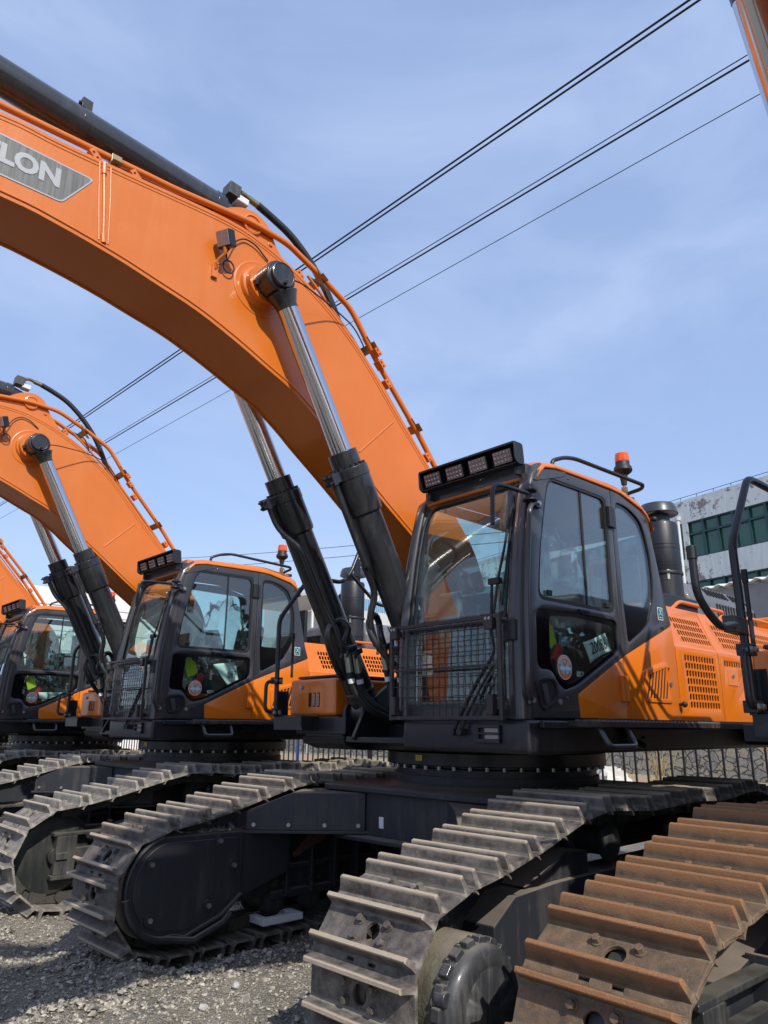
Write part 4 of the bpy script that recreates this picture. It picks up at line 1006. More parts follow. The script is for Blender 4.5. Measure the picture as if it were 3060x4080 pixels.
b.build('latch_bolt', 'bolt', CAB)
# lamp in the front skirt
b = B(); b.box(1.215, 1.245, 1.265, 1.45, 1.335, 1.36); b.box(1.215, 1.245, 1.265, 1.45, 1.385, 1.40); b.box(1.215, 1.245, 1.265, 1.45, 1.425, 1.445); b.box(1.215, 1.24, 1.265, 1.28, 1.34, 1.44); b.box(1.215, 1.24, 1.437, 1.45, 1.34, 1.44); b.build('skirt_lamp_grille', 'black', CAB, bevel=0.004)
b = B(); b.box(1.21, 1.228, 1.32, 1.435, 1.345, 1.44); b.build('skirt_lamp', 'lens', CAB, bevel=0.004)
# interior: seat, console, levers, right side frame
b = B()
b.prism(fil2([(0.42, 1.80), (-0.12, 1.78), (-0.12, 1.92), (0.44, 1.93)], 0.05), 0.82, 1.32)
b.prism(fil2([(-0.08, 1.86), (-0.22, 2.62), (-0.34, 2.62), (-0.24, 1.84)], 0.05), 0.84, 1.30)
b.prism(fil2([(-0.21, 2.64), (-0.25, 2.84), (-0.35, 2.84), (-0.33, 2.64)], 0.04), 0.95, 1.19)
b.box(-0.1, 0.36, 0.90, 1.24, 1.52, 1.80)
b.build('seat', 'seat', CAB, bevel=0.03, segs=3)
b = B()
for y in (0.72, 1.38):
    b.prism(fil2([(0.52, 1.84), (0.50, 1.99), (-0.05, 1.95), (-0.05, 1.66), (0.30, 1.66)], 0.04), y - 0.06, y + 0.06)
    b.cyl((0.44, y, 1.98), (0.46, y, 2.12), 0.012, n=8); b.sphere((0.465, y, 2.15), 0.035, 10, (0.8, 0.8, 1.4))
b.prism(fil2([(0.95, 1.52), (0.98, 1.98), (0.88, 2.05), (0.78, 1.52)], 0.03), 0.62, 0.80)
b.tube([(0.75, 0.95, 1.53), (0.80, 0.95, 1.95)], 0.012, 8); b.tube([(0.75, 1.15, 1.53), (0.80, 1.15, 1.95)], 0.012, 8)
b.box(0.60, 0.80, 0.90, 1.0, 1.53, 1.56); b.box(0.60, 0.80, 1.10, 1.20, 1.53, 1.56)
b.tube([(0.90, 1.42, 2.42), (0.84, 1.43, 2.45), (0.82, 1.43, 2.52), (0.80, 1.43, 2.83)], 0.011, 8, 0.04)
b.build('controls', 'trim', CAB, bevel=0.006)
b = B(); b.prism(fil2([(0.90, 1.94), (0.89, 2.40), (0.84, 2.42), (0.83, 1.94)], 0.02), 0.62, 0.82); b.build('monitor', 'trim2', CAB, bevel=0.01)
b = B(); b.box(-0.57, -0.30, 0.64, 1.50, 1.52, 1.98); b.build('rear_shelf', 'trim2', CAB, bevel=0.02)
RS = [(1.15, 1.49), (1.135, 2.12), (1.065, 2.61), (0.96, 3.04), (0.84, 3.19), (-0.15, 3.205), (-0.565, 3.10), (-0.73, 2.39), (-0.80, 1.49)]
cpl('right_side_frame', [RS, fil2([(1.04, 1.95), (1.04, 2.12), (0.97, 2.61), (0.87, 3.04), (0.80, 3.12), (-0.42, 3.10), (-0.55, 2.40), (-0.55, 1.95)], 0.06)], 0.03, XZ(0.515), 'grey')
cpl('right_window', [[(1.05, 1.94), (1.05, 2.12), (0.98, 2.61), (0.87, 3.06), (0.80, 3.13), (-0.44, 3.11), (-0.57, 2.40), (-0.57, 1.94)]], 0.005, XZ(0.515), 'gclear')
b = B(); b.box(-0.565, -0.56, 0.62, 1.54, 2.05, 3.04); b.build('rear_window', 'gclear', CAB)
b = B()
def crumple(c, r, sc, n=14, seed=0, amp=0.35):
    c = Vector(c); vs = []; m = n
    for j in range(m + 1):
        th = PI * j / m
        for i in range(2 * n):
            a = PI * i / n
            p = Vector((math.sin(th) * math.cos(a) * sc[0], math.sin(th) * math.sin(a) * sc[1], math.cos(th) * sc[2]))
            k = 1 + amp * noise.noise(p * 3.2 + Vector((seed, 0, 0))) + 0.18 * abs(noise.noise(p * 9 + Vector((0, seed, 0))))
            vs.append(c + p * r * k)
    return vs, [(j * 2 * n + i, (j + 1) * 2 * n + i, (j + 1) * 2 * n + (i + 1) % (2 * n), j * 2 * n + (i + 1) % (2 * n)) for j in range(m) for i in range(2 * n)]
for c, r, sc, sd in (((0.10, 1.08, 2.45), 0.30, (0.9, 0.95, 1.5), 3), ((0.46, 1.36, 2.02), 0.15, (1.5, 0.7, 0.9), 5), ((0.72, 1.30, 2.02), 0.13, (1, 0.9, 1.1), 8), ((0.22, 1.30, 1.80), 0.14, (1.4, 1, 0.8), 11)):
    b.add(*crumple(c, r, sc, seed=sd))
b.build('plastic_wrap', 'wrap', CAB, ang=10)
b = B(); b.prism([(0.80, 2.16), (0.70, 2.10), (0.66, 1.99), (0.78, 1.93), (0.82, 2.05)], 1.50, 1.508); b.build('warning_tape', 'hivis', CAB)
b = B(); b.obox((0.62, 1.48, 1.92), (0.85, 0, 0.5), (0, 1, 0), (-0.5, 0, 0.85), 0.035, 0.02, 0.07); b.build('lock_lever', 'red', CAB, bevel=0.01)
# stickers
STK = (0.737, YD - 0.0055, 1.816)
b = B(); b.ringd([(0.081, 0), (0.081, 0.002)], STK, (0, 1, 0), 40); b.build('sticker_rim', 'white', CAB)
b = B(); b.ringd([(0.077, 0.002), (0.077, 0.0028)], STK, (0, 1, 0), 40); b.build('sticker_ring', 'stkorange', CAB)
b = B(); b.ringd([(0.050, 0.0028), (0.050, 0.0034)], STK, (0, 1, 0), 36); b.build('sticker_disc', 'cyan', CAB)
fm = lambda x, z, k=0.004: frame((x, STK[1] + k, z), (-1, 0, 0), (0, 0, 1))
plate('sticker_wrench', [fil2([(0.010, -0.05), (0.008, 0.012), (0.024, 0.03), (0.026, 0.052), (0.016, 0.062), (0.012, 0.036), (-0.010, 0.034), (-0.014, 0.054), (-0.026, 0.04), (-0.02, 0.018), (-0.008, 0.008), (-0.010, -0.05)], 0.004)], 0.0008, lambda u, v, w: Vector((STK[0] - u, STK[1] + 0.0038 + w, STK[2] + v - 0.004)), 'stkorange', CAB)
b = B(); b.box(STK[0] - 0.066, STK[0] + 0.066, STK[1] + 0.0042, STK[1] + 0.0046, STK[2] - 0.022, STK[2] + 0.004); b.build('sticker_band', 'cyan', CAB)
text_mesh('4000770066', 0.027, 'white', fm(STK[0], STK[2] - 0.009, 0.0052), 'sticker_number', CAB, bold=0.0006, sx=0.82)
for k in range(11):
    a = math.radians(35 + k * 11); x = STK[0] - 0.0635 * math.cos(a); z = STK[2] + 0.0635 * math.sin(a)
    ch = '徐石挖全国服务热线通'[k] if k < 10 else '机'
for k, ch in enumerate('徐石挖全国服务热线'):
    a = math.radians(155 - k * 16.2); x = STK[0] - 0.0635 * math.cos(a); z = STK[2] + 0.0635 * math.sin(a)
    mx = frame((x, STK[1] + 0.0036, z), (-math.sin(a), 0, -math.cos(a)), (-math.cos(a), 0, math.sin(a)))
    text_mesh(ch, 0.017, 'white', mx, 'sticker_character', CAB)
b = B(); b.box(0.50, 0.58, YD - 0.018, YD - 0.017, 1.765, 1.80); b.build('ok_label', 'white', CAB)
text_mesh('OK', 0.026, 'ink', frame((0.53, YD - 0.0165, 1.782), (-1, 0, 0.1), (0, 0, 1)), 'ok_lettering', CAB, bold=0.0006, shear=0.2)
b = B(); b.box(-0.655, -0.575, YD + 0.009, YD + 0.0105, 2.262, 2.362); b.build('badge_border', 'white', CAB)
b = B(); b.box(-0.649, -0.581, YD + 0.0108, YD + 0.012, 2.268, 2.356); b.build('badge', 'black', CAB)
text_mesh('X', 0.072, 'cyan', frame((-0.615, YD + 0.013, 2.32), (-1, 0, 0), (0, 0, 1)), 'badge_letter', CAB, bold=0.002)
text_mesh('VER 1.0', 0.0165, 'white', frame((-0.615, YD + 0.013, 2.28), (-1, 0, 0), (0, 0, 1)), 'badge_lettering', CAB)
b = B(); b.prism(fil2([(-0.60, 2.205), (-0.66, 2.21), (-0.66, 2.19), (-0.60, 2.185)], 0.008), YD + 0.008, YD + 0.0095); b.build('slot', 'dark', CAB)
# sheet stickers behind the lower screen
XS = 1.178
b = B(); b.box(XS, XS + 0.001, 0.73, 0.83, 1.855, 1.95); b.box(XS, XS + 0.001, 0.73, 0.83, 1.77, 1.845); b.build('data_sheet', 'white', CAB)
b = B(); b.prism([(0.73, 1.95), (0.83, 1.95), (0.83, 1.905), (0.73, 1.928)], XS + 0.0012, XS + 0.0018, 'x'); b.build('sheet_header', 'trim', CAB)
b = B(); b.box(XS + 0.0012, XS + 0.0018, 0.74, 0.82, 1.80, 1.828); b.build('sheet_band', 'yellow', CAB)
fxm = lambda y, z: frame((XS + 0.0028, y, z), (0, 1, 0), (0, 0, 1))
text_mesh('DEVELON', 0.019, 'white', fxm(0.78, 1.938), 'sheet_title', CAB, bold=0.0003)
text_mesh('CEAAA 021004', 0.017, 'ink', fxm(0.78, 1.814), 'sheet_number', CAB, bold=0.0005, sx=0.7)
b = B()
for z in (1.915, 1.905, 1.895, 1.88, 1.872, 1.795, 1.787, 1.780): b.box(XS + 0.0012, XS + 0.0016, 0.738, 0.738 + random.uniform(0.02, 0.05), z, z + 0.003)
b.build('sheet_print', 'ink', CAB)

# ------------------------------------------------------------------ engine house
def slots(x0, x1, z0, z1, nr, nc, lean=0.0, w=0.68, h=0.84, wob=0.0):
    out = []
    for r in range(nr):
        for c in range(nc):
            cx = x0 + (x1 - x0) * (c + 0.5) / nc - lean * r; cz = z1 + (z0 - z1) * (r + 0.5) / nr
            hw = abs(x1 - x0) / nc * w / 2; hh = abs(z1 - z0) / nr * h / 2
            out.append([(cx - hw, cz - hh + hw * .6), (cx - hw * .4, cz - hh), (cx + hw * .4, cz - hh), (cx + hw, cz - hh + hw * .6), (cx + hw, cz + hh - hw * .6), (cx + hw * .4, cz + hh), (cx - hw * .4, cz + hh), (cx - hw, cz + hh - hw * .6)])
    return out
ENG = B()
ENG.box(-4.05, -0.80, 0.60, 1.45, 1.48, 2.10); ENG.box(-4.05, -0.9, 0.60, 1.30, 2.10, 2.34)
ENG.box(-4.05, -0.9, -1.50, 0.58, 1.46, 2.30)
eng = up(ENG, 'engine_bay', 'dark')
tilt = lambda u, v, w: Vector((u, 1.612 - (v - 2.06) * 0.42 + w * 0.92 - 0.0, v + w * 0.38))
segs_ = [(-0.815, -1.585), (-1.595, -2.42), (-2.43, -3.25), (-3.26, -4.05)]
for i, (a, c) in enumerate(segs_):
    lo = [(a, 1.492), (c, 1.492), (c - 0.0, 2.055), (a, 2.055)]
    if i == 0: hs = slots(-0.945, -1.495, 1.585, 2.02, 7, 11, 0.005)
    elif i == 1: hs = slots(-1.69, -2.33, 1.955, 2.02, 1, 13) + slots(-2.05, -2.35, 1.77, 1.955, 3, 6)
    else: hs = slots(a - 0.12, c + 0.12, 1.60, 2.0, 6, 12)
    pn = up(B(), 'x', 'orange') if False else None
    p = plate('side_door', [lo] + hs, 0.010, XZ(YD + 0.006), 'orange', ROOT, bev=0.002, loc=UO)
    hs = slots(a - 0.20, c + 0.03, 2.125, 2.35, 4, 12, 0.012)
    hi = [(a - 0.0, 2.075), (c, 2.075), (c - 0.045, 2.44), (a - 0.045 if i else a + 0.02, 2.44)]
    q = plate('upper_grille', [hi] + hs, 0.010, tilt, 'orange', p, bev=0.002)
    b = B(); b.prism([(1.631, 2.045), (1.60, 2.045), (1.595, 2.09), (1.612, 2.092), (1.628, 2.075)], c, a, 'x'); b.build('panel_crease', 'orange', p, bevel=0.004)
    b = B(); b.prism([(1.467, 2.425), (1.435, 2.455), (1.38, 2.462), (1.1, 2.464), (1.1, 2.44), (1.43, 2.43)], c - 0.045, a - 0.045, 'x'); b.build('top_cover', 'orange', p, bevel=0.006)
    if i == 1:
        b = B(); b.box(-1.94, -1.74, YD + 0.010, YD + 0.017, 1.80, 1.945); b.build('latch_plate', 'orange', p, bevel=0.006)
        b = B(); b.cyl((-1.83, YD + 0.015, 1.885), (-1.83, YD + 0.03, 1.885), 0.017, n=16); b.build('latch', 'bolt', p)
for (xa, xb) in ((-1.28, -2.30), (-2.75, -4.0)):
    b = B(); b.tube([(xa, 1.40, 2.45), (xa - 0.16, 1.40, 2.535), (xb - 0.06, 1.40, 2.535), (xb, 1.36, 2.45)], 0.0175, 12, 0.07); up(b, 'top_rail', 'orange')
# hood
b = B()
def hoodsec(x, k): return [(x, 1.20 - 0.02, 2.46), (x, 1.20, 2.74 * 1.0), (x, 1.08, 2.90), (x, 0.2, 2.93), (x, -0.9, 2.90), (x, -1.0, 2.74), (x, -1.0, 2.46)]
b.prism([(1.20, 2.46), (1.19, 2.72), (1.05, 2.885), (0.2, 2.92), (-0.9, 2.885), (-1.0, 2.72), (-1.02, 2.46)], -3.75, -2.12, 'x')
hood = up(b, 'hood', 'lgrey', bevel=0.07, segs=5)
b = B()
for k in range(15):
    x = -2.62 - k * 0.068
    if 8 <= k <= 8: continue
    P0 = Vector((x, 1.158, 2.765)); P1 = Vector((x - 0.03, 1.085, 2.85)); n_ = Vector((0, 0.76, 0.65))
    b.obox((P0 + P1) / 2 + n_ * 0.002, (1, 0, 0), (P1 - P0).normalized(), n_, 0.013, (P1 - P0).length / 2, 0.004)
    b.cut(); b.obox((x - 0.10, 1.197, 2.60), (1, 0, 0), (0, 1, 0), (0, 0, 1), 0.014, 0.003, 0.085); b.cut()
b.build_each('hood_slot', 'dark', hood)
# air cleaner
AX, AY = -2.02, 1.0
KA = 1.1
b = B(); b.ringd([(0.155 * KA, 2.66), (0.155 * KA, 2.90), (0.15 * KA, 2.905), (0.158 * KA, 2.93), (0.158 * KA, 3.42), (0.150 * KA, 3.44), (0.10 * KA, 3.45), (0.095 * KA, 3.54)], (AX, AY, 0), (0, 0, 1), 40)
for z in (2.99, 3.02, 3.16, 3.20): b.ringd([(0.155 * KA, z), (0.161 * KA, z + 0.004), (0.155 * KA, z + 0.012)], (AX, AY, 0), (0, 0, 1), 40)
b.ringd([(0.165 * KA, 2.90), (0.168 * KA, 2.915), (0.165 * KA, 2.93)], (AX, AY, 0), (0, 0, 1), 40)
b.ringd([(0.10 * KA, 2.50), (0.15 * KA, 2.58), (0.155 * KA, 2.66)], (AX, AY, 0), (0, 0, 1), 40)
air = up(b, 'air_cleaner', 'black')
b = B(); b.ringd([(0.175 * KA, 3.54), (0.178 * KA, 3.545), (0.17 * KA, 3.60), (0.15 * KA, 3.645), (0.11 * KA, 3.66), (0.01, 3.662)], (AX, AY, 0), (0, 0, 1), 40, caps=False); b.ringd([(0.17 * KA, 3.542), (0.01, 3.60)], (AX, AY, 0), (0, 0, 1), 40, caps=False); up(b, 'rain_cap', 'grey', air)
b = B()
for a in (0.7, 2.8, 4.9): b.obox((AX + 0.168 * math.cos(a), AY + 0.168 * math.sin(a), 2.89), (math.cos(a), math.sin(a), 0), (-math.sin(a), math.cos(a), 0), (0, 0, 1), 0.008, 0.012, 0.05)
up(b, 'clip', 'zinc', air, bevel=0.002)
b = B()
pp = fillet([Vector((AX - 0.05, AY - 0.12, 3.2)), Vector((AX - 0.05, AY - 0.35, 3.28)), Vector((AX - 0.05, AY - 0.38, 2.9)), Vector((AX - 0.05, AY - 0.38, 2.3))], 0.2, 12)
k = 0
L_ = []
for i in range(len(pp) - 1):
    m_ = max(1, int((pp[i + 1] - pp[i]).length / 0.012))
    for j in range(m_): L_.append(pp[i].lerp(pp[i + 1], j / m_))
n = 18; vs = []
for i, p in enumerate(L_):
    t = (L_[min(i + 1, len(L_) - 1)] - L_[max(i - 1, 0)]).normalized(); u = Vector((1, 0, 0)); w = t.cross(u).normalized(); r = 0.075 + (0.006 if i % 2 else -0.004)
    vs += [p + (u * math.cos(2 * PI * q / n) + w * math.sin(2 * PI * q / n)) * r for q in range(n)]
b.add(vs, [(i * n + j, i * n + (j + 1) % n, (i + 1) * n + (j + 1) % n, (i + 1) * n + j) for i in range(len(L_) - 1) for j in range(n)])
up(b, 'intake_hose', 'rubber', air)
b = B(); b.box(-1.35, -1.15, 0.85, 1.40, 2.46, 2.58); b.box(-1.9, -1.42, 0.9, 1.36, 2.46, 2.60); b.box(-1.0, -0.95, 0.7, 1.3, 2.1, 2.9); up(b, 'filter_bracket', 'black', bevel=0.006)
# counterweight
b = B(); b.prism(fil2([(-3.8, -1.60), (-3.8, 1.60), (-4.25, 1.35), (-4.45, 0.6), (-4.5, 0), (-4.45, -0.6), (-4.25, -1.35)], 0.15), 1.32, 2.65, 'z')
up(b, 'counterweight', 'orange', bevel=0.05, segs=3)

# right front: tool box, step, rails
b = B(); b.box(-0.35, 0.85, -1.33, -0.66, 1.512, 1.835)
tb = up(b, 'tool_box', 'orange', bevel=0.03, segs=4)
b = B(); b.box(-0.35, 0.80, -1.28, -0.68, 1.842, 1.868); up(b, 'tool_box_lid', 'rubber', tb, bevel=0.01)
b = B(); b.cyl((0.85, -1.14, 1.765), (0.868, -1.14, 1.765), 0.018, n=16); up(b, 'latch', 'bolt', tb)
b = B()
for y in (-1.015, -0.955, -0.895): b.prism(fil2([(y - 0.02, 1.59), (y + 0.02, 1.59), (y + 0.02, 1.715), (y - 0.02, 1.715)], 0.015), 0.8505, 0.853, 'x')
up(b, 'lamp_slot', 'dark', tb)
b = B()
for y in (-0.955, -0.895):
    b.box(0.853, 0.856, y - 0.013, y + 0.013, 1.60, 1.705)
    for z in (1.62, 1.65, 1.68): b.sphere((0.856, y, z), 0.011, 8, (0.4, 1, 1))
up(b, 'tool_box_lamp', 'lens', tb)
b = B(); b.box(0.855, 1.05, -1.28, -0.87, 1.39, 1.508); b.box(0.40, 0.855, -1.33, -0.60, 1.40, 1.508); b.prism(fil2([(0.84, 1.40), (0.84, 1.30), (0.72, 1.235), (0.2, 1.22), (0.2, 1.40)], 0.05), -1.08, -0.56)
for k in range(9): b.box(0.87 + k * 0.02, 0.88 + k * 0.02, -1.27, -0.88, 1.508, 1.518)
up(b, 'front_step', 'black', bevel=0.006)
b = B()
b.tube([(1.04, -1.27, 1.50), (1.05, -1.27, 2.38), (0.72, -1.27, 2.82), (0.60, -1.27, 2.83), (0.30, -1.27, 2.83), (0.19, -1.27, 2.95), (0.02, -1.27, 3.33)], 0.0215, 12, 0.07)
b.tube([(0.20, -1.27, 2.94), (-0.17, -1.27, 2.66), (-0.9, -1.27, 2.66), (-0.95, -1.27, 2.3)], 0.018, 12, 0.07)
hr = up(b, 'front_handrail', 'black')
b = B(); b.tube([(1.05, -1.27, 1.82), (1.10, -1.25, 1.82), (1.17, -1.23, 1.80), (1.185, -1.23, 1.77), (1.185, -1.23, 1.58), (1.165, -1.23, 1.55), (1.08, -1.26, 1.54)], 0.0165, 12, 0.03)
for z in (1.82, 1.54): b.obox((1.05, -1.265, z), (1, 0, 0), (0, 1, 0), (0, 0, 1), 0.045, 0.035, 0.03)
up(b, 'grab_loop', 'black', hr, bevel=0.004)
b = B()
for z in (1.82, 1.54):
    for x in (1.03, 1.085): b.bolt((x, -1.228, z), (0, 1, 0), 0.014, 0.012); b.cut()
b.build_each('rail_bolt', 'bolt', hr)
b = B(); b.box(0.94, 1.03, -1.31, -1.30, 1.512, 1.73); b.box(0.94, 0.95, -1.30, -1.22, 1.512, 1.73); up(b, 'side_shield', 'black', hr)
b = B(); b.tube([(0.86, -1.30, 1.86), (0.86, -1.30, 2.24)], 0.012, 10); b.cyl((0.86, -1.30, 2.2), (0.86, -1.30, 2.27), 0.017, n=10); up(b, 'short_post', 'rubber', hr)
b = B(); b.obox((0.08, -1.30, 3.02), (0.9, 0.2, 0), (-0.2, 0.9, 0), (0, 0, 1), 0.05, 0.015, 0.10); up(b, 'rear_view_mirror', 'black', hr, bevel=0.01)
# battery or filter box seen behind the cylinders
b = B(); b.box(-1.0, -0.55, -1.30, -0.60, 1.85, 2.45); up(b, 'service_box', 'guard', bevel=0.03)
b = B(); b.box(-0.549, -0.546, -0.93, -0.86, 2.05, 2.19); sb = up(b, 'warning_label', 'white')

# ------------------------------------------------------------------ place the machines
GROUP = 'orange crawler excavators parked side by side in a row'
def allkids(o):
    out = []
    for c in o.children: out.append(c); out += allkids(c)
    return out
base_names = {o.name.split('.')[0] for o in allkids(ROOT)}
UNDER = ('track', 'track_frame', 'sprocket', 'final_drive', 'motor_guard', 'idler', 'centre_frame')
def turn(root, ang, off=0.0):
    for c in root.children:
        if c.name.split('.')[0] in UNDER: c.rotation_euler = (0, 0, ang); c.location.x = off
def swap_shoes(root, me):
    for c in root.children:
        if c.name.split('.')[0] == 'track':
            for s_ in c.children: s_.data = me
rng = [
    (0.0, 4.18, PI - 0.012, 'rust', 'nearest excavator at the right edge, with rusty brown track shoes'),
    (0.0, 0.0, math.radians(2.0), None, 'largest excavator in the middle, with number sheet 20086 in its door window'),
    (0.146, -4.695, PI + 0.01, 'shoe_pale', 'excavator left of the largest one, with a folded sheet ending in 87'),
    (0.264, -9.69, PI, 'shoe_pale', 'excavator at the left edge, with number sheet 20088 in its door window'),
    (0.36, -14.6, PI, 'shoe_pale', 'farthest excavator, only orange patches behind the one at the left edge'),
]
roots = [ROOT]
for _ in rng[1:]: roots.append(copy_tree(ROOT))
for r, (dx, dy, ang, mt, lab) in zip(roots, rng):
    r.location = (dx + SL.x, dy, GZ); turn(r, ang, -0.10 if dy > 4 else 0.0)
    if mt: swap_shoes(r, shoe_src[mt].data)
    tag(r, lab, 'excavator', GROUP)
for k in ('shoe_pale', 'rust'): bpy.data.objects.remove(shoe_src[k])
# the main machine keeps its raised mirror arm; the nearest one has a bent rail end
for c in list(roots[0].children):
    if c.name.split('.')[0] == 'front_handrail': hr0 = c
b = B(); b.tube([(1.20, -1.24, 1.93), (1.45, -1.16, 1.90), (1.62, -1.14, 1.87), (1.74, -1.14, 1.93), (1.825, -1.14, 2.0), (1.83, -1.14, 2.19)], 0.0175, 12, 0.06)
b.cyl((1.83, -1.14, 2.15), (1.83, -1.14, 2.21), 0.022, n=12); b.obox((1.22, -1.235, 1.925), (1, 0.1, 0), (-0.1, 1, 0), (0, 0, 1), 0.10, 0.03, 0.04)
b.build('mirror_bar', 'black', hr0, bevel=0.003)

# ------------------------------------------------------------------ number sheets and tape inside the cabs
def sheet(name, off, corners, txt, tpos, tsize, label, ydir=0.0, tang=0.0):
    o = Vector((off[0], off[1], 0)); b = B(); n = 8
    A, C_, D_, E_ = [Vector((c[0], c[1], c[2])) for c in corners]
    def f(u, v):
        p = A.lerp(C_, u).lerp(E_.lerp(D_, u), v); p.y += 0.012 * math.sin(u * 5 + v * 2); return p + o
    b.grid(f, n, n)
    root = b.build('paper_sheet', 'paper', None, solid=0.001)
    tag(root, label, 'paper sheet', 'number sheets behind the cab door windows')
    mx = frame(Vector(tpos) + o, (-math.cos(tang), 0, math.sin(tang)), (math.sin(tang), 0, math.cos(tang)))
    text_mesh(txt, tsize, 'ink', mx, 'sheet_lettering', root, sx=0.72, bold=0.0002)
sheet('s', (0, 0), [(0.44, 1.575, 2.005), (0.12, 1.575, 2.10), (0.08, 1.575, 1.975), (0.38, 1.575, 1.865)], '20086', (0.262, 1.592, 1.99), 0.118, 'pale sheet printed 20086 behind the lower door window of the main excavator', tang=0.27)
sheet('s', (0.146, -4.695), [(0.50, 1.55, 2.09), (0.20, 1.55, 2.14), (0.15, 1.55, 1.90), (0.30, 1.55, 1.86)], '087', (0.255, 1.570, 1.985), 0.11, 'folded pale sheet showing only 087 behind a door window of the second excavator', tang=0.1)
sheet('s', (0.264, -9.69), [(0.62, 1.52, 1.90), (0.24, 1.52, 1.91), (0.20, 1.52, 1.80), (0.60, 1.52, 1.80)], '20088', (0.40, 1.537, 1.85), 0.10, 'pale sheet printed 20088 low behind the door window of the excavator at the left edge', tang=0.0)

# ------------------------------------------------------------------ ground
def ground_mat():
    m, nt, out = newmat('gravel_dirt')
    bs = N(nt, 'ShaderNodeBsdfPrincipled', Roughness=0.95); nt.links.new(bs.outputs[0], out.inputs[0])
    v, tc = coords(nt)
    a = noise_f(nt, v, 2.4, 8, 0.7); b_ = noise_f(nt, v, 14, 8, 0.75)
    vo = N(nt, 'ShaderNodeTexVoronoi', Scale=55.0); nt.links.new(v, vo.inputs['Vector'])
    vo2 = N(nt, 'ShaderNodeTexVoronoi', Scale=120.0); nt.links.new(v, vo2.inputs['Vector'])
    c1 = ramp(nt, a, [(0.36, (0.11, 0.10, 0.088)), (0.52, (0.29, 0.25, 0.195)), (0.66, (0.50, 0.44, 0.34))])
    c2 = mix(nt, ramp(nt, b_, [(0.35, g3(0)), (0.7, g3(0.8))]).outputs[0], c1.outputs[0], (0.50, 0.44, 0.34))
    sv = nt.nodes.new('ShaderNodeSeparateColor'); nt.links.new(vo2.outputs['Color'], sv.inputs[0])
    st = ramp(nt, sv.outputs[0], [(0.0, (0.06, 0.058, 0.055)), (0.5, (0.22, 0.205, 0.18)), (0.9, (0.45, 0.41, 0.33)), (1.0, (0.6, 0.57, 0.5))])
    c3 = mix(nt, 0.45, c2, st.outputs[0])
    nt.links.new(c3, bs.inputs['Base Color'])
    h = N(nt, 'ShaderNodeMath', operation='MULTIPLY_ADD'); h.inputs[1].default_value = -0.6
    nt.links.new(vo.outputs['Distance'], h.inputs[0]); nt.links.new(b_, h.inputs[2])
    h2 = N(nt, 'ShaderNodeMath', operation='MULTIPLY_ADD'); h2.inputs[1].default_value = -0.4
    nt.links.new(vo2.outputs['Distance'], h2.inputs[0]); nt.links.new(h.outputs[0], h2.inputs[2])
    bump(nt, h2.outputs[0], bs, 1.0, 0.045)
    return m
M['gravel'] = ground_mat()
def gh(x, y):
    v = Vector((x * 0.8, y * 0.8, 3.1))
    h = 0.08 * noise.noise(v) + 0.065 * noise.noise(v * 2.7) + 0.030 * noise.noise(v * 7) + 0.020 * noise.noise(v * 17)
    # berms pushed up ahead of the tracks
    for cx, cy, sx_, sy_, am in ((2.35, -1.0, 0.16, 0.5, 0.055), (2.75, -0.2, 0.5, 0.14, 0.05), (3.2, -1.6, 0.3, 0.9, 0.05), (2.9, -2.8, 0.2, 0.5, 0.09), (1.9, -0.75, 0.7, 0.10, 0.05)):
        h += am * math.exp(-((x - cx) / sx_) ** 2 - ((y - cy) / sy_) ** 2)
    return h
b = B()
xs = [-90, -60, -40, -25, -15, -9, -6, -4, -2] + [-1 + 0.03 * i for i in range(214)] + [5.6, 6.5, 8, 12, 20, 40, 90]
ys = [-160, -110, -80, -50, -35, -25, -18, -13, -9, -7] + [-6 + 0.03 * i for i in range(251)] + [1.7, 2.2, 3, 4, 6, 9, 14, 25, 60, 120]
vs = []
for x in xs:
    for y in ys:
        near = 1.0 if (-1.2 < x < 5.7 and -6.1 < y < 1.6) else 0.0
        fade = max(0, min(1, (x + 1) / 0.5, (5.4 - x) / 0.5, (y + 6) / 0.5, (1.6 - y) / 0.4)) if near else 0
        vs.append((x, y, GZ - 0.01 + gh(x, y) * fade))
ny = len(ys)
b.add(vs, [(i * ny + j, (i + 1) * ny + j, (i + 1) * ny + j + 1, i * ny + j + 1) for i in range(len(xs) - 1) for j in range(ny - 1)])
gr = b.build('ground', 'gravel', None, ang=180); tag(gr, 'grey gravelly dirt of the machine yard', 'ground', kind='structure')
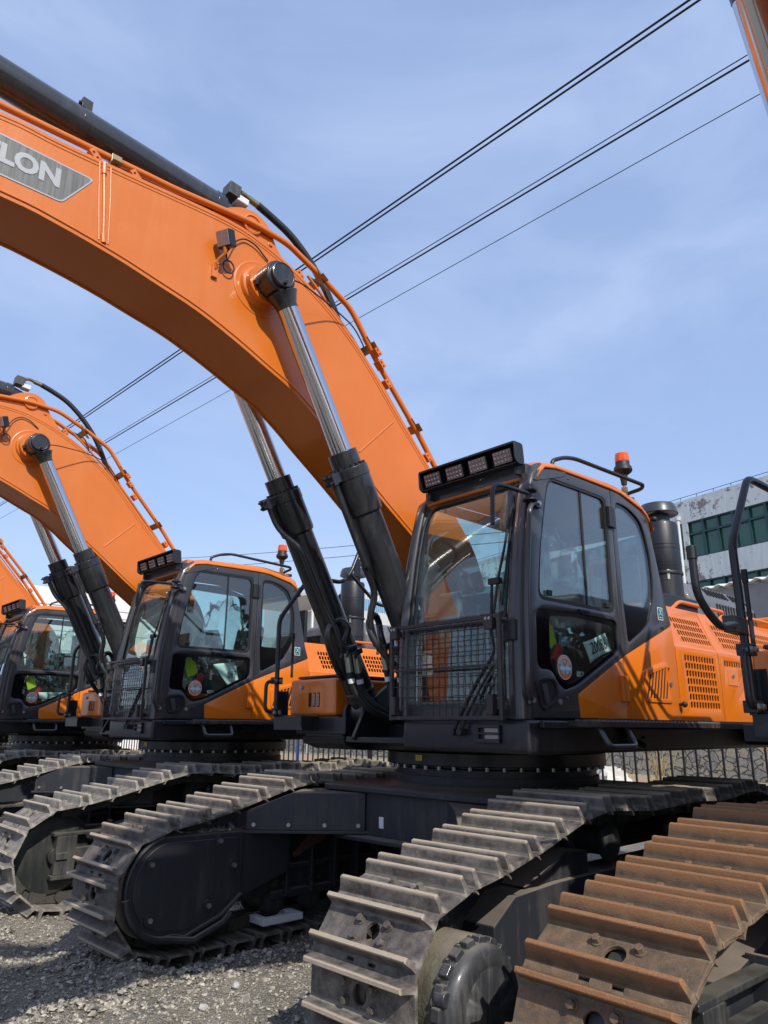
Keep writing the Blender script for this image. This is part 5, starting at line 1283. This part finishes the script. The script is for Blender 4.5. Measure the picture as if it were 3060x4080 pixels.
# loose gravel
M['stones'] = None
def stone_mat():
    m, nt, out = newmat('gravel_stone')
    bs = N(nt, 'ShaderNodeBsdfPrincipled', Roughness=0.9); nt.links.new(bs.outputs[0], out.inputs[0])
    geo = nt.nodes.new('ShaderNodeNewGeometry')
    r = ramp(nt, geo.outputs['Random Per Island'], [(0, (0.08, 0.076, 0.070)), (0.4, (0.22, 0.20, 0.17)), (0.85, (0.42, 0.38, 0.30)), (1, (0.52, 0.48, 0.40))])
    nt.links.new(r.outputs[0], bs.inputs['Base Color']); return m
M['stones'] = stone_mat()
def rock(c, r, rnd):
    ph = (1 + 5 ** 0.5) / 2
    V = [(-1, ph, 0), (1, ph, 0), (-1, -ph, 0), (1, -ph, 0), (0, -1, ph), (0, 1, ph), (0, -1, -ph), (0, 1, -ph), (ph, 0, -1), (ph, 0, 1), (-ph, 0, -1), (-ph, 0, 1)]
    Fc = [(0, 11, 5), (0, 5, 1), (0, 1, 7), (0, 7, 10), (0, 10, 11), (1, 5, 9), (5, 11, 4), (11, 10, 2), (10, 7, 6), (7, 1, 8), (3, 9, 4), (3, 4, 2), (3, 2, 6), (3, 6, 8), (3, 8, 9), (4, 9, 5), (2, 4, 11), (6, 2, 10), (8, 6, 7), (9, 8, 1)]
    sc = (rnd.uniform(0.6, 1.3), rnd.uniform(0.6, 1.3), rnd.uniform(0.4, 0.9)); a = rnd.uniform(0, 6.28)
    out = []
    for v in V:
        k = r * rnd.uniform(0.75, 1.15) / 1.9
        x, y, z = v[0] * sc[0] * k, v[1] * sc[1] * k, v[2] * sc[2] * k
        out.append((c[0] + x * math.cos(a) - y * math.sin(a), c[1] + x * math.sin(a) + y * math.cos(a), c[2] + z))
    return out, Fc
rnd = random.Random(3)
b = B()
def gz(x, y):
    fade = max(0, min(1, (x + 1) / 0.5, (5.4 - x) / 0.5, (y + 6) / 0.5, (1.6 - y) / 0.4)); return GZ - 0.01 + gh(x, y) * fade
for k in range(17000):
    x = rnd.uniform(0.6, 3.9); y = rnd.uniform(-4.6, 1.05)
    if x + 0.6 * y > 3.9: continue
    r = 0.005 + 0.015 * rnd.random() ** 3
    b.add(*rock((x, y, gz(x, y) + r * 0.15), r, rnd))
for k in range(260):
    x = rnd.uniform(0.6, 3.9); y = rnd.uniform(-4.6, 1.05); r = rnd.uniform(0.022, 0.05)
    b.add(*rock((x, y, gz(x, y) - r * 0.25), r, rnd))
for k in range(900):
    x = rnd.uniform(0.6, 3.9); y = rnd.uniform(-4.6, 1.05); r = 0.014 + 0.022 * rnd.random() ** 2
    b.add(*rock((x, y, gz(x, y) + r * 0.15), r, rnd))
for cx, cy_, sx_, sy_, n_ in ((2.45, -1.5, 0.22, 0.35, 500), (2.9, -2.9, 0.25, 0.5, 350), (2.9, -0.6, 0.5, 0.12, 450), (2.6, -3.9, 0.2, 0.6, 200), (1.9, -0.75, 0.7, 0.10, 450)):
    for k in range(n_):
        x = rnd.gauss(cx, sx_); y = rnd.gauss(cy_, sy_)
        if not (0.6 < x < 3.9 and -4.6 < y < 1.0): continue
        r = 0.007 + 0.026 * rnd.random() ** 2.5
        b.add(*rock((x, y, gz(x, y) + r * 0.2 + 0.02 * rnd.random()), r, rnd))
gv = b.build('gravel', M['stones'], None, ang=5, fixn=False); tag(gv, 'loose gravel chips scattered over the yard', 'gravel', kind='stuff')
# dirt crumbs lying on the motor guards etc.
b = B()
for dx, dy, sg in ((0, 0, 1), (0, -4.7, 1)):
    for k in range(420):
        t = rnd.random(); x = 1.44 + 0.80 * t ** 0.8; zt = 0.607 if x < 2.04 else 0.28 + math.sqrt(max(0.345 ** 2 - (x - 2.04) ** 2, 0)) + 0.0
        r = rnd.uniform(0.006, 0.016); b.add(*rock((x, -1.34 + rnd.uniform(0.0, 0.20) - x * 0.0, zt + r * 0.3), r, rnd))
    break
o = b.build('dirt_crumbs', M['stones'], None, ang=5, fixn=False); tag(o, 'dry dirt crumbs lying on top of the travel motor guard', 'dirt', kind='stuff')
M['palestone'] = plain('pale_stone', (0.42, 0.41, 0.38), 0.9, var=0.25, scale=20)
for (x, y, r, lab) in ((1.92, -0.30, 0.05, 'largest pale stone on the gravel, near the foot of the right track'),
                       (2.30, -0.05, 0.035, 'small rounded white stone on the gravel below the largest pale stone'),
                       (2.62, -1.05, 0.03, 'white stone on the sunlit gravel in front of the left track')):
    b = B(); b.add(*rock((x, y, gz(x, y) + r * 0.4), r, rnd)); o = b.build('stone', 'palestone', None, bevel=0.004, ang=5); tag(o, lab, 'stone', 'pale stones on the gravel')
# foam frame on the track
b = B(); z0 = -0.135
c, s_ = math.cos(0.08), math.sin(0.08)
for (x0, x1, y0, y1) in ((0.80, 1.20, -1.35, -1.29), (0.80, 1.20, -1.13, -1.07), (0.80, 0.87, -1.29, -1.13), (1.13, 1.20, -1.29, -1.13)):
    b.box(x0, x1, y0, y1, z0, z0 + 0.055)
o = b.build('foam_frame', 'foam', None, bevel=0.008); tag(o, 'white rectangular foam frame lying on the lower run of a track', 'foam block')

# ------------------------------------------------------------------ background
# railing along the rear of the yard
FX = -7.4
M['rail'] = plain('black_railing', (0.012, 0.012, 0.016), 0.5)
def railing(name, y0, y1, label):
    r = empty(name, (FX, (y0 + y1) / 2, GZ)); cy_ = (y0 + y1) / 2
    b = B()
    k = int((y1 - y0) / 0.22)
    for i in range(k + 1):
        y = y0 - cy_ + 0.22 * i + 0.05
        if y > y1 - cy_ - 0.02: continue
        b.box(-0.014, 0.014, y - 0.014, y + 0.014, 0.06, 1.85)
    b.build('bars', 'rail', r)
    b = B(); b.box(-0.02, 0.02, y0 - cy_, y1 - cy_, 0.10, 0.14); b.box(-0.02, 0.02, y0 - cy_, y1 - cy_, 1.70, 1.74); b.build('rail', 'rail', r)
    b = B(); b.box(-0.035, 0.035, y0 - cy_ - 0.035, y0 - cy_ + 0.035, 0, 1.95); b.build('post', 'rail', r)
    tag(r, label, 'fence', 'black bar fence panels behind the machines')
yy = -31.0; n_ = 0
labs = {0: 'black vertical bar fence panel'}
spans = [(-46, -31, 'farthest black bar fence panel, seen under the second excavator to the left'), (-31, -16, 'black bar fence panel below the toolbox of the largest excavator'), (-16, -9.5, 'black bar fence panel behind the turntable of the second excavator'), (-9.5, -3.45, 'black bar fence panel behind the turntable of the main excavator, left part'), (-3.45, 2.6, 'nearest black bar fence panel, in front of the grey stone wall at right'), (2.6, 14, 'black bar fence panel continuing beyond the right edge')]
for a, c, lab in spans: railing('bar_fence', a, c, lab)

def stone_wall_mat():
    m, nt, out = newmat('rubble_stone')
    bs = N(nt, 'ShaderNodeBsdfPrincipled', Roughness=0.9); nt.links.new(bs.outputs[0], out.inputs[0])
    v, tc = coords(nt, (1, 1, 1.35))
    nz = N(nt, 'ShaderNodeTexNoise', Scale=2.5); nt.links.new(v, nz.inputs['Vector'])
    wv = N(nt, 'ShaderNodeVectorMath', operation='MULTIPLY_ADD'); wv.inputs[1].default_value = (0.35,) * 3
    nt.links.new(nz.outputs['Color'], wv.inputs[0]); nt.links.new(v, wv.inputs[2])
    vo = N(nt, 'ShaderNodeTexVoronoi', Scale=2.6); nt.links.new(wv.outputs[0], vo.inputs['Vector'])
    ve = N(nt, 'ShaderNodeTexVoronoi', Scale=2.6, feature='DISTANCE_TO_EDGE'); nt.links.new(wv.outputs[0], ve.inputs['Vector'])
    sv = nt.nodes.new('ShaderNodeSeparateColor'); nt.links.new(vo.outputs['Color'], sv.inputs[0])
    a = noise_f(nt, v, 9, 8, 0.75)
    c1 = ramp(nt, sv.outputs[0], [(0, (0.20, 0.21, 0.22)), (0.5, (0.34, 0.33, 0.29)), (0.8, (0.42, 0.36, 0.24)), (1, (0.28, 0.29, 0.30))])
    c2 = mix(nt, ramp(nt, a, [(0.4, g3(0)), (0.65, g3(0.8))]).outputs[0], c1.outputs[0], (0.50, 0.46, 0.37))
    c2 = mix(nt, ramp(nt, noise_f(nt, v, 22, 5, 0.8), [(0.5, g3(0)), (0.68, g3(0.7))]).outputs[0], c2, (0.14, 0.14, 0.14))
    e = ramp(nt, ve.outputs['Distance'], [(0.0, g3(0)), (0.07, g3(1))])
    c3 = mix(nt, e.outputs[0], (0.10, 0.095, 0.085), c2)
    nt.links.new(c3, bs.inputs['Base Color'])
    h = N(nt, 'ShaderNodeMath', operation='ADD'); nt.links.new(e.outputs[0], h.inputs[0]); nt.links.new(a, h.inputs[1])
    bump(nt, h.outputs[0], bs, 1.0, 0.12); return m
M['rubble'] = stone_wall_mat()
b = B(); nn = 60
b.box(-24.6, -22.5, -9, 6, GZ - 0.3, 4.3); 
# wall along a slightly turned line
def rot_box(b, p, az, s0, s1, d0, d1, z0, z1):
    t = Vector((math.cos(az), math.sin(az), 0)); n = Vector((-t.y, t.x, 0)); p = Vector((*p, 0))
    vs = [p + t * s + n * d + Vector((0, 0, z)) for s in (s0, s1) for d in (d0, d1) for z in (z0, z1)]
    return b.add(vs, [(0, 1, 3, 2), (4, 6, 7, 5), (0, 4, 5, 1), (2, 3, 7, 6), (0, 2, 6, 4), (1, 5, 7, 3)])
b = B(); rot_box(b, (-21.8, -10), math.radians(262), -30, 60, -0.8, 0, GZ - 0.3, 2.6)
w = b.build('stone_retaining_wall', 'rubble', None); tag(w, 'rubble stone retaining wall beyond the black bar fence', 'stone wall')
M['sand'] = plain('dry_sand', (0.34, 0.24, 0.15), 0.95, var=0.4, scale=3)
b = B(); b.box(-22.5, -9.0, -70, 30, GZ - 0.05, GZ + 0.02); o = b.build('verge', 'sand', None); tag(o, 'strip of dry sandy ground in front of the stone wall', 'ground', kind='structure')
# heap of white rubble, weeds
M['whiteheap'] = plain('pale_rubble_dust', (0.55, 0.52, 0.46), 0.9, var=0.25, scale=9)
b = B(); b.add(*crumple((-17.3, -9.0, GZ), 0.62, (0.7, 1.0, 0.75), seed=4, amp=0.5)); o = b.build('rubble_heap', 'whiteheap', None); tag(o, 'pale heap of rubble behind the fence, right of the main turntable', 'rubble heap')
M['straw'] = plain('dry_straw', (0.38, 0.29, 0.14), 0.9, var=0.4)
def weed(name, c, h, n, label, spread=0.5):
    b = B(); rw = random.Random(int(c[1] * 10))
    for k in range(n):
        a = rw.uniform(0, 6.28); l = h * rw.uniform(0.4, 1); q = rw.uniform(0.1, spread)
        p0 = Vector((c[0] + rw.uniform(-.15, .15), c[1] + rw.uniform(-.15, .15), GZ)); p2 = p0 + Vector((math.cos(a) * q * l, math.sin(a) * q * l, l)); p1 = p0.lerp(p2, 0.5) + Vector((0, 0, l * 0.15))
        b.tube([p0, p1, p2], 0.008, 4, 0.2)
        for i in range(4):
            p = p1.lerp(p2, i / 4); e = p + Vector((rw.uniform(-.15, .15), rw.uniform(-.15, .15), rw.uniform(0.0, .15))) * l; b.tube([p, e], 0.004, 3)
    o = b.build(name, 'straw', None); tag(o, label, 'dry weed', 'dry weeds by the stone wall'); return o
weed('dry_weed', (-13.5, -5.3), 1.9, 26, 'tall dry weed behind the fence, in front of the middle of the stone wall')
weed('dry_weed', (-13.0, -1.9), 2.2, 26, 'sprawling dry weed behind the fence near the right edge', 1.2)
# blue and white post
b = B(); b.box(-13.55, -13.45, -20.85, -20.75, GZ, 1.0); M['blue'] = plain('blue_paint', (0.02, 0.08, 0.30), 0.5)
r = b.build('marker_post', 'blue', None)
b = B(); b.box(-13.56, -13.44, -20.86, -20.74, 1.0, 1.25); b.build('post_cap', 'white', r); tag(r, 'blue post with a white top behind the fence, left of the boom cylinders', 'post')

# green glazed factory building at right
def plaster():
    m, nt, out = newmat('peeling_plaster')
    bs = N(nt, 'ShaderNodeBsdfPrincipled', Roughness=0.9); nt.links.new(bs.outputs[0], out.inputs[0])
    v, tc = coords(nt, (1, 1, 1)); vz, _ = coords(nt, (3, 3, 0.4))
    a = noise_f(nt, v, 3.2, 8, 0.75); big = noise_f(nt, v, 0.35, 3, 0.5); st = noise_f(nt, vz, 2.5, 5, 0.6)
    ad = N(nt, 'ShaderNodeMath', operation='MULTIPLY_ADD'); ad.inputs[1].default_value = 0.55; nt.links.new(big, ad.inputs[0]); nt.links.new(a, ad.inputs[2])
    f = ramp(nt, ad.outputs[0], [(0.84, g3(0)), (0.87, g3(1))])
    basec = ramp(nt, st, [(0.3, (0.50, 0.53, 0.52)), (0.7, (0.66, 0.69, 0.67))])
    c = mix(nt, f.outputs[0], basec.outputs[0], (0.22, 0.19, 0.19))
    nt.links.new(c, bs.inputs['Base Color']); bump(nt, f.outputs[0], bs, -0.4, 0.02); return m
M['plaster'] = plaster()
def green_glass():
    m, nt, out = newmat('green_glazing')
    bs = N(nt, 'ShaderNodeBsdfPrincipled', Roughness=0.08); bs.inputs['Base Color'].default_value = (0.012, 0.075, 0.045, 1)
    bs.inputs['Specular IOR Level'].default_value = 0.8
    v, _ = coords(nt); a = noise_f(nt, v, 0.6, 2); nt.links.new(mix(nt, a, (0.008, 0.045, 0.03), (0.018, 0.12, 0.06)), bs.inputs['Base Color'])
    nt.links.new(bs.outputs[0], out.inputs[0]); return m
M['ggl'] = green_glass(); M['gfr'] = plain('dark_green_frame', (0.015, 0.045, 0.05), 0.5)
AZ = math.radians(257.5)
bl = empty('factory_building', (-31.44, -9.66, -0.846), AZ); bl.scale = (1.35,) * 3
b = B()     # local x = along facade (s), local y = outward normal is -y side
HB = 10.1 - GZ
def lz(z): return z - GZ
pieces = [(-12, 30, 9.18, 10.10), (-12, 30, 6.83, 7.74), (-12, 30, -0.255, 3.9), (-12, 30, 4.75, 5.4)]
for s0, s1, z0, z1 in pieces: b.box(s0, s1, -0.5, 0.0, lz(z0), lz(z1))
for s0, s1 in ((1.98, 2.24), (14, 14.5), (-12, -11.5)): b.box(s0, s1, -0.48, -0.002, lz(-0.2), lz(9.2))
b.box(-12, 30, -12, -0.5, 0, lz(9.9))
wl_ = b.build('wall', 'plaster', bl)
def win(s0, s1, z0, z1, n, split):
    w = (s1 - s0) / n
    b = B(); b.box(s0, s1, -0.14, -0.12, lz(z0), lz(z1)); o = b.build('window', 'ggl', bl)
    b = B()
    for i in range(n + 1):
        t = 0.05 if i % 2 == 0 else 0.03; b.box(s0 + w * i - t, s0 + w * i + t, -0.13, -0.02, lz(z0), lz(z1))
    b.box(s0, s1, -0.125, -0.03, lz(split) - 0.04, lz(split) + 0.04); b.box(s0, s1, -0.13, -0.025, lz(z0), lz(z0) + 0.05); b.box(s0, s1, -0.13, -0.025, lz(z1) - 0.05, lz(z1)); b.build('window_frame', 'gfr', o)
win(-11.5, 1.98, 7.74, 9.18, 21, 8.69); win(2.24, 14, 7.74, 9.18, 18, 8.69); win(-11.5, 1.98, 5.4, 6.83, 21, 6.35); win(2.24, 14, 5.4, 6.83, 18, 6.35); win(-11.5, 1.98, 3.9, 4.75, 12, 4.3)
b = B(); b.tube([(2.34, 0.08, lz(9.35)), (2.34, 0.08, lz(3))], 0.06, 10); b.cyl((2.34, 0.08, lz(9.32)), (2.34, 0.08, lz(9.45)), 0.10, 0.13, n=12); M['pvc'] = plain('pale_downpipe', (0.6, 0.62, 0.62), 0.5); b.build('downpipe', 'pvc', bl)
b = B(); b.tube([(-12, -0.1, lz(10.25)), (30, -0.1, lz(10.25))], 0.012, 5)
for k in range(56): b.cyl((-12 + k * 0.75, -0.1, lz(10.1)), (-12 + k * 0.75, -0.1, lz(10.26)), 0.012, n=5)
b.build('roof_rail', 'gfr', bl)
tag(bl, 'weathered pale factory building with peeling plaster and bands of green windows', 'building')
# grey block wall with white corrugated coping
M['render'] = plain('grey_cement_render', (0.24, 0.24, 0.245), 0.9, var=0.3, scale=2)
gwl = empty('boundary_wall', (-23.9, -8.2, -1.44), AZ); gwl.scale = (1.7,) * 3
b = B(); b.box(-9, 0.62, -0.25, 0.0, 0, lz(4.50)); b.build('wall', 'render', gwl)
b = B()
n = 140
vs = []
for i in range(n + 1):
    s_ = -9.1 + 9.9 * i / n; z = lz(4.56) + 0.035 * math.sin(i * 1.4)
    for y in (0.15, -0.6): vs.append((s_, y, z + (0.1 if y < 0 else 0)))
b.add(vs, [(2 * i, 2 * i + 1, 2 * i + 3, 2 * i + 2) for i in range(n)]); b.build('coping', 'white', gwl, solid=0.02, ang=80)
tag(gwl, 'grey cement wall capped with white corrugated sheet behind the dark engine hood', 'wall')
# sheds behind the other machines
def corr(name, c1, c2):
    m, nt, out = newmat(name)
    bs = N(nt, 'ShaderNodeBsdfPrincipled', Roughness=0.6); nt.links.new(bs.outputs[0], out.inputs[0])
    v, _ = coords(nt); wv = N(nt, 'ShaderNodeTexWave', Scale=1.6, Distortion=0.0); nt.links.new(v, wv.inputs['Vector'])
    nt.links.new(mix(nt, ramp(nt, wv.outputs['Fac'], [(0.1, g3(0)), (0.35, g3(1))]).outputs[0], c1, c2), bs.inputs['Base Color'])
    bump(nt, wv.outputs['Fac'], bs, 0.6, 0.05); return m
M['cwhite'] = corr('white_corrugated', (0.36, 0.36, 0.36), (0.62, 0.62, 0.61)); M['cblue'] = corr('blue_corrugated', (0.10, 0.22, 0.36), (0.20, 0.38, 0.55))
M['pwhite'] = plain('white_panel', (0.66, 0.66, 0.65), 0.7, var=0.06)
sh = empty('corrugated_shed', (-32, -35, GZ))
b = B(); b.box(-16, 4.6, -10, 0, 0, lz(9.35)); b.build('wall', 'cwhite', sh)
b = B(); b.box(-16, 4.62, -0.5, 0.02, lz(9.35), lz(10.15)); b.build('blue_band', 'cblue', sh)
b = B(); b.box(-16, 4.62, -0.5, 0.03, lz(10.15), lz(10.55)); b.box(-16, 4.6, -10, -0.5, lz(9.35), lz(10.5)); b.build('fascia', 'cwhite', sh)
b = B(); b.box(4.7, 8.8, -6, 1.2, lz(9.55), lz(9.75)); b.box(5.3, 5.42, 0.9, 1.02, 0, lz(9.6)); b.box(8.0, 8.12, 0.9, 1.02, 0, lz(9.6)); b.build('canopy', 'pwhite', sh)
tag(sh, 'blue and white corrugated shed between the second excavator and the boom cylinders', 'building')
wb = empty('white_building', (-9.5, -35, GZ))
b = B(); b.box(-4.5, 4.0, -18, 0, 0, lz(8.2)); b.build('wall', 'pwhite', wb)
b = B()
for z in (7.3, 6.9, 6.0, 5.0): b.box(-4.52, 4.02, 0.0, 0.02, lz(z), lz(z) + 0.03)
b.build('panel_joint', 'render', wb)
tag(wb, 'plain white panel building behind the excavator at the left edge', 'building')

# overhead cables
M['wire'] = plain('black_cable', (0.008, 0.010, 0.02), 0.6)
def cable(x, z, r, label, sag=0.0):
    b = B(); pts = []
    for i in range(41):
        y = -60 + 100 * i / 40; pts.append((x - 0.055 * y * 0.55, y, z))
    b.tube(pts, r, 6); o = b.build('power_cable', 'wire', None); tag(o, label, 'cable', 'power cables overhead'); return o
cable(-1.455, 9.0, 0.013, 'upper thick power cable of the topmost close pair crossing the sky')
cable(-1.515, 8.98, 0.013, 'lower thick power cable of the topmost close pair crossing the sky')
cable(-2.60, 9.0, 0.007, 'thin cable running just above the middle thick one')
cable(-2.665, 8.98, 0.013, 'thick power cable in the middle, below the topmost pair')
cable(-3.28, 9.0, 0.006, 'lowest and thinnest cable crossing the sky at right')
def fcable(p, q, r, label):
    b = B(); b.tube([p, tuple((a + c) / 2 - (0.5 if i == 2 else 0) for i, (a, c) in enumerate(zip(p, q))), q], r, 5, 20); o = b.build('distant_cable', 'wire', None); tag(o, label, 'cable', 'thin distant cables low in the sky')
fcable((-40, -110, 26.3), (-40, -30, 16.2), 0.03, 'upper of the two thin distant cables behind the boom cylinders')
fcable((-40, -110, 24.6), (-40, -30, 15.4), 0.03, 'lower of the two thin distant cables behind the boom cylinders')

# ------------------------------------------------------------------ sky, sun, camera
W = bpy.data.worlds.new('World'); S.world = W; W.use_nodes = True; nt = W.node_tree; nt.nodes.clear()
out = nt.nodes.new('ShaderNodeOutputWorld'); bg = nt.nodes.new('ShaderNodeBackground')
sky = nt.nodes.new('ShaderNodeTexSky'); sky.sky_type = 'NISHITA'; sky.sun_disc = False
SUN = Vector((0.25, 0.72, 0.65)).normalized()
sky.sun_elevation = math.asin(SUN.z); sky.sun_rotation = math.atan2(SUN.x, SUN.y)
sky.air_density = 1.0; sky.dust_density = 0.8; sky.ozone_density = 1.6; sky.altitude = 50
tc = nt.nodes.new('ShaderNodeTexCoord'); mp = nt.nodes.new('ShaderNodeMapping'); mp.inputs['Scale'].default_value = (1.0, 1.6, 3.2); mp.inputs['Rotation'].default_value = (0.3, 0.2, 0.5)
nt.links.new(tc.outputs['Generated'], mp.inputs[0])
cn = nt.nodes.new('ShaderNodeTexNoise'); cn.inputs['Scale'].default_value = 2.0; cn.inputs['Detail'].default_value = 7; cn.inputs['Roughness'].default_value = 0.55; cn.inputs['Distortion'].default_value = 0.4
nt.links.new(mp.outputs[0], cn.inputs['Vector'])
cr = ramp(nt, cn.outputs['Fac'], [(0.40, g3(0.02)), (0.56, g3(0.28)), (0.78, g3(0.75))])
base_sky = mix(nt, 0.66, sky.outputs[0], (1.86, 2.52, 4.15))
cm = mix(nt, cr.outputs[0], base_sky, (2.7, 3.35, 4.7))
nt.links.new(cm, bg.inputs[0]); bg.inputs[1].default_value = 0.15; nt.links.new(bg.outputs[0], out.inputs[0])
sl_ = bpy.data.lights.new('sun', 'SUN'); sl_.energy = 3.2; sl_.angle = math.radians(0.5); sl_.color = (1.0, 0.95, 0.87)
so = bpy.data.objects.new('sun', sl_); COL.objects.link(so); so.rotation_euler = SUN.to_track_quat('Z', 'Y').to_euler()

def cam_axes(yaw, pitch, roll):
    f = Vector((math.cos(pitch) * math.cos(yaw), math.cos(pitch) * math.sin(yaw), math.sin(pitch)))
    r = f.cross(Vector((0, 0, 1))).normalized(); u = r.cross(f); c, s = math.cos(roll), math.sin(roll)
    return c * r + s * u, -s * r + c * u, f
r_, u_, f_ = cam_axes(math.radians(227.58931), math.radians(16.2623), math.radians(0.51146))
cd = bpy.data.cameras.new('camera'); co = bpy.data.objects.new('camera', cd); COL.objects.link(co)
mw = Matrix((r_, u_, -f_)).transposed().to_4x4(); mw.translation = Vector((4.96462, 4.45361, 1.43331)); co.matrix_world = mw
cd.sensor_fit = 'VERTICAL'; cd.sensor_height = 36; cd.lens = 2920.43 / 4080 * 36; cd.clip_end = 2000; cd.clip_start = 0.05
S.camera = co
S.view_settings.view_transform = 'Standard'; S.view_settings.look = 'None'; S.view_settings.exposure = 0.52; S.view_settings.gamma = 1.0
try: S.view_settings.use_curve_mapping = False
except Exception: pass
S.cycles.max_bounces = 8; S.cycles.transparent_max_bounces = 16
